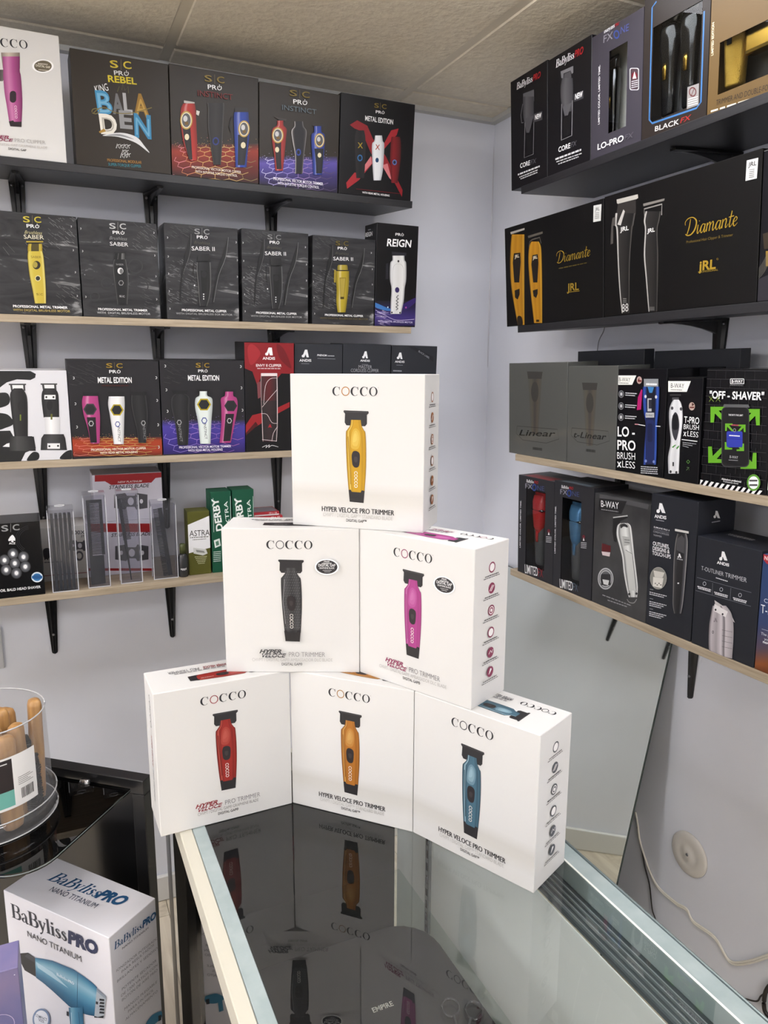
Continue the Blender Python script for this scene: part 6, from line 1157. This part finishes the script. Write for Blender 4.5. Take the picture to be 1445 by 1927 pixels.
link('pivot', tube([(0, .012, -.003), (0, .012, .0035)], .0035, 10), CHROME, sx)

# ------------------------------------------------------------------ leaning mirror, things on the right wall
mt = bpy.data.materials.new('mirror_silver'); mt.use_nodes = True; b = mt.node_tree.nodes['Principled BSDF']
b.inputs['Base Color'].default_value = (.79, .83, .78, 1); b.inputs['Metallic'].default_value = 1; b.inputs['Roughness'].default_value = .03
lean = math.atan2(.195, .985); LM = math.hypot(.195, .985)
mm = Matrix.Translation((-.215, 0, .001)) @ Matrix.Rotation(lean, 4, 'Y')
mir = empty('leaning_mirror', 'tall frameless mirror leaning against the right wall under the shelves', 'mirror', mm)
link('mirror_glass', box((-.0015, -.885, .002), (0, -.10, LM)), mt, mir); link('backing', box((.0001, -.886, 0), (.004, -.099, LM+.001)), mat('mirror_edge', '#3a4440', .4), mir)
pl_ = empty('round_wall_plate', 'round white cover plate low on the right wall', 'wall plate', Matrix.Translation((-.0003, -.970, .450)) @ Matrix.Rotation(R(-90), 4, 'Y'))
wp = mat('plate_white', '#d9d4cc', .4)
link('plate', loft([(0, 0, 0, .054, .054), (.003, 0, 0, .054, .054), (.006, 0, 0, .049, .049), (.0068, 0, 0, .03, .03), (.0062, 0, 0, .027, .027), (.0068, 0, 0, .024, .024), (.0068, 0, 0, .014, .014), (.0085, 0, 0, .012, .012), (.0088, 0, 0, .006, .006)], 40, 2), wp, pl_)
link('screw', loft([(.0088, 0, 0, .004, .004), (.0102, 0, 0, .0032, .0032)], 12, 2), scr_m, pl_)
def wall_cord(name, px, r, m, label, off=.004, group=None):
    P = [hit(p, (-off, 0, 0), Vector((1, 0, 0))) for p in px]
    return tag(link(name, tube(catmull(P, 6), r, 8), m), label, 'cord', group)
cordw = mat('cord_white', '#ebe6da', .4); cordb = mat('cord_black', '#231d1c', .45)
P = [hit(p, (-.0045, 0, 0), Vector((1, 0, 0))) for p in ((1196, 1530), (1200, 1552), (1206, 1590), (1232, 1660), (1268, 1697), (1292, 1712), (1305, 1735), (1345, 1765), (1372, 1808), (1400, 1812), (1445, 1799), (1500, 1775))]
cw = empty('flat_cord', 'white two-strand cord running down the right wall from the mirror edge', 'cord', Matrix())
for dz in (-.0022, .0022): link('strand', tube(catmull([p+Vector((0, dz*.5, dz)) for p in P], 6), .0024, 8), cordw, cw)
wall_cord('thin_cord', ((1199, 1556), (1207, 1595), (1213, 1630), (1222, 1665), (1227, 1710), (1234, 1734), (1240, 1780), (1250, 1860)), .0016, cordb, 'thin black cord hanging beside the white cord on the right wall')
wall_cord('thick_cable', ((1470, 1840), (1445, 1858), (1438, 1880), (1440, 1905), (1460, 1925)), .0045, cordb, 'thick dark cable looping at the lower right picture edge', .008)
wall_cord('thin_cord', ((1380, 1872), (1404, 1880), (1424, 1884), (1432, 1874), (1446, 1866)), .0018, cordb, 'thin dark cord joining the thick cable at the lower right', .004)
wall_cord('thin_cord', ((1140, 600), (1136, 622), (1126, 645), (1122, 690), (1121, 760)), .0011, mat('cord_grey', '#8f8f92', .5), 'thin grey cord on the right wall above the smoked boxes', .003)
# caulk bead in the wall corner, switch plate on the back wall
tag(link('trim_3', tube([(-.0015, -.0015, 2.30), (-.0015, -.0015, 2.05), (-.002, -.0015, 1.80), (-.0015, -.002, 1.62)], [.0008, .0022, .0022, .0012], 6), mat('caulk', '#e9e9ee', .35)), kind='structure')
sp_ = empty('switch_plate', 'white rectangular switch plate at the left picture edge below the shelves', 'wall plate', Matrix.Translation((-1.535, 0, .876)))
link('plate', box((-.04, -.008, -.058), (.04, 0, .058), .003, 2), mat('plate_cool', '#c9c9cc', .35), sp_); link('rocker', box((-.022, -.011, -.035), (.022, -.008, .035), .001), mat('plate_cool', '#c9c9cc', .35), sp_)

# ------------------------------------------------------------------ black display stand with glass shelf (left)
ux, uy = Vector((.765, -.644, 0)).normalized(), Vector((.644, .765, 0)).normalized()
UM = fmat(Vector((-1.267, -.928, 0)), ux, uy, Vector((0, 0, 1)))
st = empty('display_stand', 'black display stand with a rounded glass shelf at the left picture edge', 'display stand', UM)
GZ = .913
bm = bmesh.new()
box_bm(bm, (-.66, .012, .02), (-.002, .02, .9)); link('back_panel', bm_mesh(bm), mat('stand_black', '#161617', .22), st)
for lo, hi in (((-.66, .006, .9), (.0215, .03, .926)), ((-.002, .006, .0), (.0215, .03, .8998)), ((-.66, .006, .0), (-.002, .03, .02)), ((-.684, .006, .0), (-.66, .03, .926))): link('frame_bar', box(lo, hi, .0012), mat('stand_frame', '#1d1d1f', .35), st)
pts = [(-.65, 0), (0, 0), (0, -.18)]+[(-.06+.06*math.cos(R(a)), -.18-.06*math.sin(R(a))) for a in range(10, 91, 10)]+[(-.65, -.24)]
link('glass_shelf', prism(pts, GZ-.006, GZ, 'z'), thin_glass('smoke_glass', '#5c5c5e', 1.6), st)
link('glass_rim', tube([Vector((a, b_, GZ-.003)) for a, b_ in pts]+[Vector((-.65, 0, GZ-.003))], .0011, 6), mat('rim_light', '#6f7574', .2), st)
link('shelf_clip', loft([(GZ-.012, -.085, -.004, .009, .006), (GZ+.002, -.085, -.004, .010, .007), (GZ+.006, -.085, -.004, .007, .005)], 12, 3), STEEL, st)
for fx_ in (-.64, -.02): link('foot', box((fx_, -.06, .0), (fx_+.03, .0055, .02), .002), mat('stand_frame', '#1d1d1f', .35), st)
for fx_ in (-.5, -.16): link('shelf_arm', box((fx_, -.16, GZ-.018), (fx_+.012, .0055, GZ-.0065), .001), mat('stand_frame', '#1d1d1f', .35), st)
# tub of wooden brushes
jc = Vector((-1.477, -.910, GZ+.0005)); JR, JH = .100, .168
jar = empty('brush_tub', 'clear plastic tub of wooden brushes with a white and teal label', 'tub', Matrix.Translation(jc))
JCL = thin_glass('tub_plastic', '#f2f2f2', 1.5, .03, .07, '#e8e8ea')
def shell(rows, seg=48):
    bm = bmesh.new(); rings = [[bm.verts.new((r_*math.cos(2*math.pi*k/seg), r_*math.sin(2*math.pi*k/seg), z)) for k in range(seg)] for z, r_ in rows]
    for i in range(len(rings)-1):
        for k in range(seg): bm.faces.new((rings[i][k], rings[i][(k+1) % seg], rings[i+1][(k+1) % seg], rings[i+1][k]))
    return bm, rings
bm, rg_ = shell([(.0, .001), (.0, JR-.002), (.001, JR), (.03, JR), (.031, JR-.006), (JH, JR-.008)]); link('tub_wall', bm_mesh(bm, smooth=True), JCL, jar)
for z_, r_ in ((.001, JR), (.03, JR), (JH, JR-.008)): link('rim', tube([(r_*math.cos(R(a)), r_*math.sin(R(a)), z_) for a in range(0, 361, 8)], .0011, 6), mat('rim_plastic', '#b9b9bb', .2), jar)
view_a = math.atan2((CAM-jc).y, (CAM-jc).x)
def cyl_patch(name, a0, a1, z0, z1, rects, parent, r):
    V, F, K = [], [], []
    for i_, (u0, u1, v0, v1, col) in enumerate(rects):
        n = max(2, int(70*(u1-u0))+1); rr_ = r+.0003+.00006*min(i_, 4)
        b0 = len(V)
        for k in range(n+1):
            u = u0+(u1-u0)*k/n; a = a0+(a1-a0)*u
            for v in (v0, v1): V.append((rr_*math.cos(a), rr_*math.sin(a), z0+(z1-z0)*v)); K.append(C(col))
        F += [(b0+2*k, b0+2*k+2, b0+2*k+3, b0+2*k+1) for k in range(n)]
    me = bpy.data.meshes.new(name); me.from_pydata(V, [], F); ca = me.color_attributes.new('Col', 'FLOAT_COLOR', 'POINT'); ca.data.foreach_set('color', [x for k in K for x in k])
    link(name, me, PRINT, parent)
rects = [(0, 1, 0, 1, '#e6e5e3'), (.02, .83, .36, .96, '#2b2526'), (.02, .83, .05, .36, '#6fb0a4'), (.6, .8, .88, .9, '#d8d8d8')]
rg2 = random.Random(5); u = .875
while u < .965:
    w_ = rg2.uniform(.002, .006); rects.append((u, u+w_, .12, .32, '#2a2828')); u += w_+rg2.uniform(.002, .005)
for k in range(5): rects.append((.86, .97-.02*(k % 3), .40+.035*k, .41+.035*k, '#6a6866'))
cyl_patch('tub_label', view_a-R(95), view_a+R(46),   .046, .128, rects, jar, JR-.0065)
wood_b = noise_mat('brush_wood', '#9c7244', '#c0955e', 7, (14, 14, 1.2), rough=.4, lo=.3, hi=.7)
bris = mat('bristle_black', '#1f1e1d', .6)
brush_me = loft([(0, 0, 0, .008, .006), (.004, 0, 0, .0135, .009), (.02, 0, 0, .0165, .010), (.09, 0, 0, .0165, .0105), (.14, 0, 0, .013, .010), (.172, 0, 0, .0135, .010), (.180, 0, 0, .0115, .0085), (.183, 0, 0, .007, .005)], 20, 3.2); brush_me.materials.append(wood_b)
bm = bmesh.new(); rgb = random.Random(2)
for i in range(9):
    for j in range(22):
        x = -.0125+i*.0031; z = .012+j*.0048
        box_bm(bm, (x-.0011, .010, z-.0014), (x+.0011, .024+rgb.uniform(-.0015, .0015), z+.0014))
bris_me = bm_mesh(bm); bris_me.materials.append(bris)
rgk = random.Random(11)
spots = [(.032, 90*k+30, 1) for k in range(4)]+[(.0735, 36*k+12, 2) for k in range(10)]
ordn = ('nearest the viewer', 'second', 'third', 'fourth', 'fifth', 'sixth', 'seventh', 'eighth', 'ninth')
for rr_, an, ring_ in spots:
    a = R(an); out_ = ring_ == 2 and ((an-12)//36) % 2 == 1
    if out_: rr_ = .058
    L_ = rgk.uniform(.80, .97) if ring_ else .85
    M = Matrix.Translation(jc+Vector((rr_*math.cos(a), rr_*math.sin(a), .0025))) @ Matrix.Rotation(a+R(-90 if out_ else 90), 4, 'Z') @ Matrix.Rotation(R(rgk.uniform(-2.5, 2.5)), 4, 'Y') @ Matrix.Rotation(R(2 if ring_ == 2 else 0), 4, 'X') @ Matrix.Diagonal((1, 1, L_, 1))
    de = 'in the very middle' if not ring_ else ('inner ring, %s' % ('right', 'far', 'left', 'near')[(an-30)//90] if ring_ == 1 else 'outer ring, %s counted from the right' % ('first', 'second', 'third', 'fourth', 'fifth', 'sixth', 'seventh', 'eighth', 'ninth', 'tenth')[(an-12)//36])
    e = empty('barber_brush', 'wooden brush with black bristles in the clear tub, %s' % de, 'brush', M, 'wooden brushes in the clear tub')
    link('handle', brush_me, None, e)
    if ring_: link('bristles', bris_me, None, e)

# ------------------------------------------------------------------ dryer box and violet box (bottom left)
sd = empty('low_stand', 'black low stand carrying the hair dryer box at the bottom left', 'stand', Matrix())
link('stand_top', prism([(-1.62, -1.21), (-1.62, -1.07), (-1.475, -.935), (-1.395, -.875), (-1.232, -1.062), (-1.32, -1.135), (-1.40, -1.21)], .505, .5238, 'z'), mat('stand_black', '#161617', .22), sd)
link('stand_leg', prism([(-1.56, -1.16), (-1.47, -1.03), (-1.37, -1.03), (-1.35, -1.1), (-1.42, -1.18)], 0, .5048, 'z'), mat('stand_frame', '#1d1d1f', .35), sd)
fl_, fr_ = Vector((-1.4657, -.9400, .524)), Vector((-1.3230, -1.1162, .524)); exb_ = (fr_-fl_).normalized(); inb_ = Vector((-exb_.y, exb_.x, 0))
c = Carton('hair_dryer_box', fmat(fl_, exb_, inb_, Vector((0, 0, 1))), (fr_-fl_).length, .2702, .0935, mat('carton_silver_white', '#d9d8de', .38), 'white box with a blue hair dryer at the bottom left', 'box')
BLU = '#2c5f8e'
A = c.top('L2'); A.part('top_lettering'); A.strokes('BaByliss', SERIF, 352, 303, 715, 438, 62, BLU, .35); A.t('PRO', 712, 436, 915, 505, 60, BLU, .05, .35); A.t('NANO TITANIUM', 368, 388, 712, 522, 30, '#3d4a63', .0); A.ring(938, 468, 5, 4, 1.5, '#5a7a98')
A.part('tuck_flap'); A.l([(455, 148), (710, 244)], 3, '#55545a'); A.l([(860, 310), (1150, 425)], 3, '#77767c')
A = c.front('L2'); A.part('brand_lettering'); A.strokes('BaByliss', SERIF, 92, 585, 512, 772, 100, '#262c3c', 0); A.t('PRO', 515, 772, 748, 872, 84, '#28345c', .06, .15); A.t('NANO TITANIUM', 212, 728, 618, 922, 40, '#2e3038', .0)
A.part('dryer_picture'); A.p([(145, 858), (215, 852), (268, 890), (275, 1035), (190, 985), (152, 908)], '#23262e'); A.p([(215, 852), (268, 890), (270, 930), (190, 880)], '#3a3e48')
def dry(px, rows):
    n = len(rows[0]); PT, K = [], []
    for x, *ys in rows: pass
top_ = [(268, 890), (330, 898), (400, 912), (480, 945), (560, 978), (640, 1032), (700, 1078), (735, 1112)]; bot_ = [(276, 1040), (330, 1080), (400, 1140), (470, 1205), (525, 1256), (600, 1300), (660, 1320), (722, 1332)]
stp = [(0, '#2f6f98'), (.12, '#5fa3c4'), (.3, '#9cc9dc'), (.5, '#6fb0cf'), (.75, '#4488ae'), (1, '#2a5f84')]
PT, K = [], []
for (x0, y0), (x1, y1) in zip(top_, bot_):
    for t, k_ in stp: PT.append(A.m(x0+(x1-x0)*t, y0+(y1-y0)*t)); K.append(k_)
A._add(PT, [(i*6+j, i*6+j+1, (i+1)*6+j+1, (i+1)*6+j) for i in range(7) for j in range(5)], K)
A.p([(275, 920), (400, 1000), (520, 1120), (400, 1040), (290, 965)], '#b5d6e4'); A.l([(590, 1005), (585, 1296)], 4, '#2a5a7a'); A.strokes('BaByliss', SERIF, 432, 1022, 520, 1068, 20, '#e8f2f6', 0); A.t('PRO', 522, 1070, 566, 1092, 18, '#e8f2f6', .03)
A.p([(735, 1118), (808, 1182), (805, 1210), (735, 1140)], '#8d99a6'); A.p([(735, 1140), (804, 1200), (790, 1340), (718, 1330)], '#aab2ba'); [A.p([(758+6*k % 12, 1195+24*k), (795, 1200+24*k), (792, 1214+24*k), (756, 1210+24*k)], '#23262c') for k in range(5)]; A.p([(730, 1215), (748, 1220), (746, 1240), (730, 1236)], '#2a2d34'); A.p([(718, 1325), (745, 1335), (790, 1322), (786, 1342), (718, 1338)], '#23262c')
A.d([(1262, 525, 632), (1320, 530, 634), (1420, 540, 640)], [(0, '#2f6f98'), (.2, '#8abfd6'), (.5, '#5a9cc0'), (1, '#356f94')], False); A.l([(545, 1300), (548, 1400)], 5, '#c4dde8'); A.l([(600, 1296), (610, 1400)], 4, '#2a5a7a'); A.p([(510, 1290), (526, 1296), (526, 1330), (510, 1322)], '#2a2d34')
A.part('badge'); A.e(318, 1352, 66, 82, '#7d92b4'); A.e(318, 1352, 54, 68, '#dfe2ea'); A.t('COMPACT', 274, 1328, 366, 1368, 20, '#3f4a62', .01); A.t('SIZE', 300, 1362, 342, 1380, 18, '#3f4a62', .01)
A = c.right('L2'); A.part('brand_lettering'); A.strokes('BaByliss', SERIF, 862, 835, 1068, 672, 58, BLU, .1); A.t('PRO', 1072, 668, 1175, 588, 50, BLU, .05, .1); A.t('NANO TITANIUM', 920, 830, 1118, 672, 16, '#3d4454', .0)
A.part('caption_lettering')
for s_, x0, y0, x1, y1 in (('IONIZADOR INTEGRADO', 876, 1000, 1190, 748), ('PARA RESULTADOS', 916, 1008, 1160, 800), ('BRILLANTES Y SEDOSOS', 882, 1080, 1198, 815), ('POTENTE SECADOR', 918, 1140, 1178, 918), ('DE 1200 VATIOS CON', 912, 1188, 1186, 952), ('BOTÓN DE AIRE FRÍO', 918, 1222, 1186, 990), ('MANGO PLEGABLE', 936, 1290, 1182, 1080), ('PARA UN FÁCIL', 964, 1308, 1156, 1140), ('ALMACENAMIENTO', 944, 1368, 1186, 1150)): A.t(s_, x0, y0, x1, y1, 20, '#6a6c74', -.008)
A.part('dryer_picture'); A.sp([(1095, 1400), (1140, 1330), (1200, 1298), (1218, 1300), (1215, 1345), (1150, 1400)], '#4f94b8'); A.p([(1192, 1330), (1216, 1320), (1214, 1360), (1194, 1372)], '#2a2d34'); A.p([(1110, 1390), (1140, 1380), (1140, 1480), (1110, 1490)], '#4f94b8')
c = Carton('violet_box', Matrix.Translation((-1.58, -1.166, .524)), .143, .306, .052, noise_mat('carton_nebula', '#525f94', '#857a9e', 9, rough=.35, lo=.3, hi=.7, detail=3), 'violet and blue starry box at the bottom left picture corner', 'box')
A = c.front(); A.part('star_print'); rgs = random.Random(9)
for k in range(45): x, y = rgs.uniform(.03, .97), rgs.uniform(.03, .97); s_ = rgs.uniform(.004, .012); A.e(x, y, s_, s_*.5, '#e8e6f4', 8)
A.ring(.8, .74, .13, .06, .006, '#c8bce0', 24)
A = c.top(); A.part('star_print')
for k in range(14): x, y = rgs.uniform(.05, .95), rgs.uniform(.1, .9); A.e(x, y, .008, .02, '#e8ecf8', 8)

for a_ in ARTS: a_.build()
bpy.context.view_layer.update()
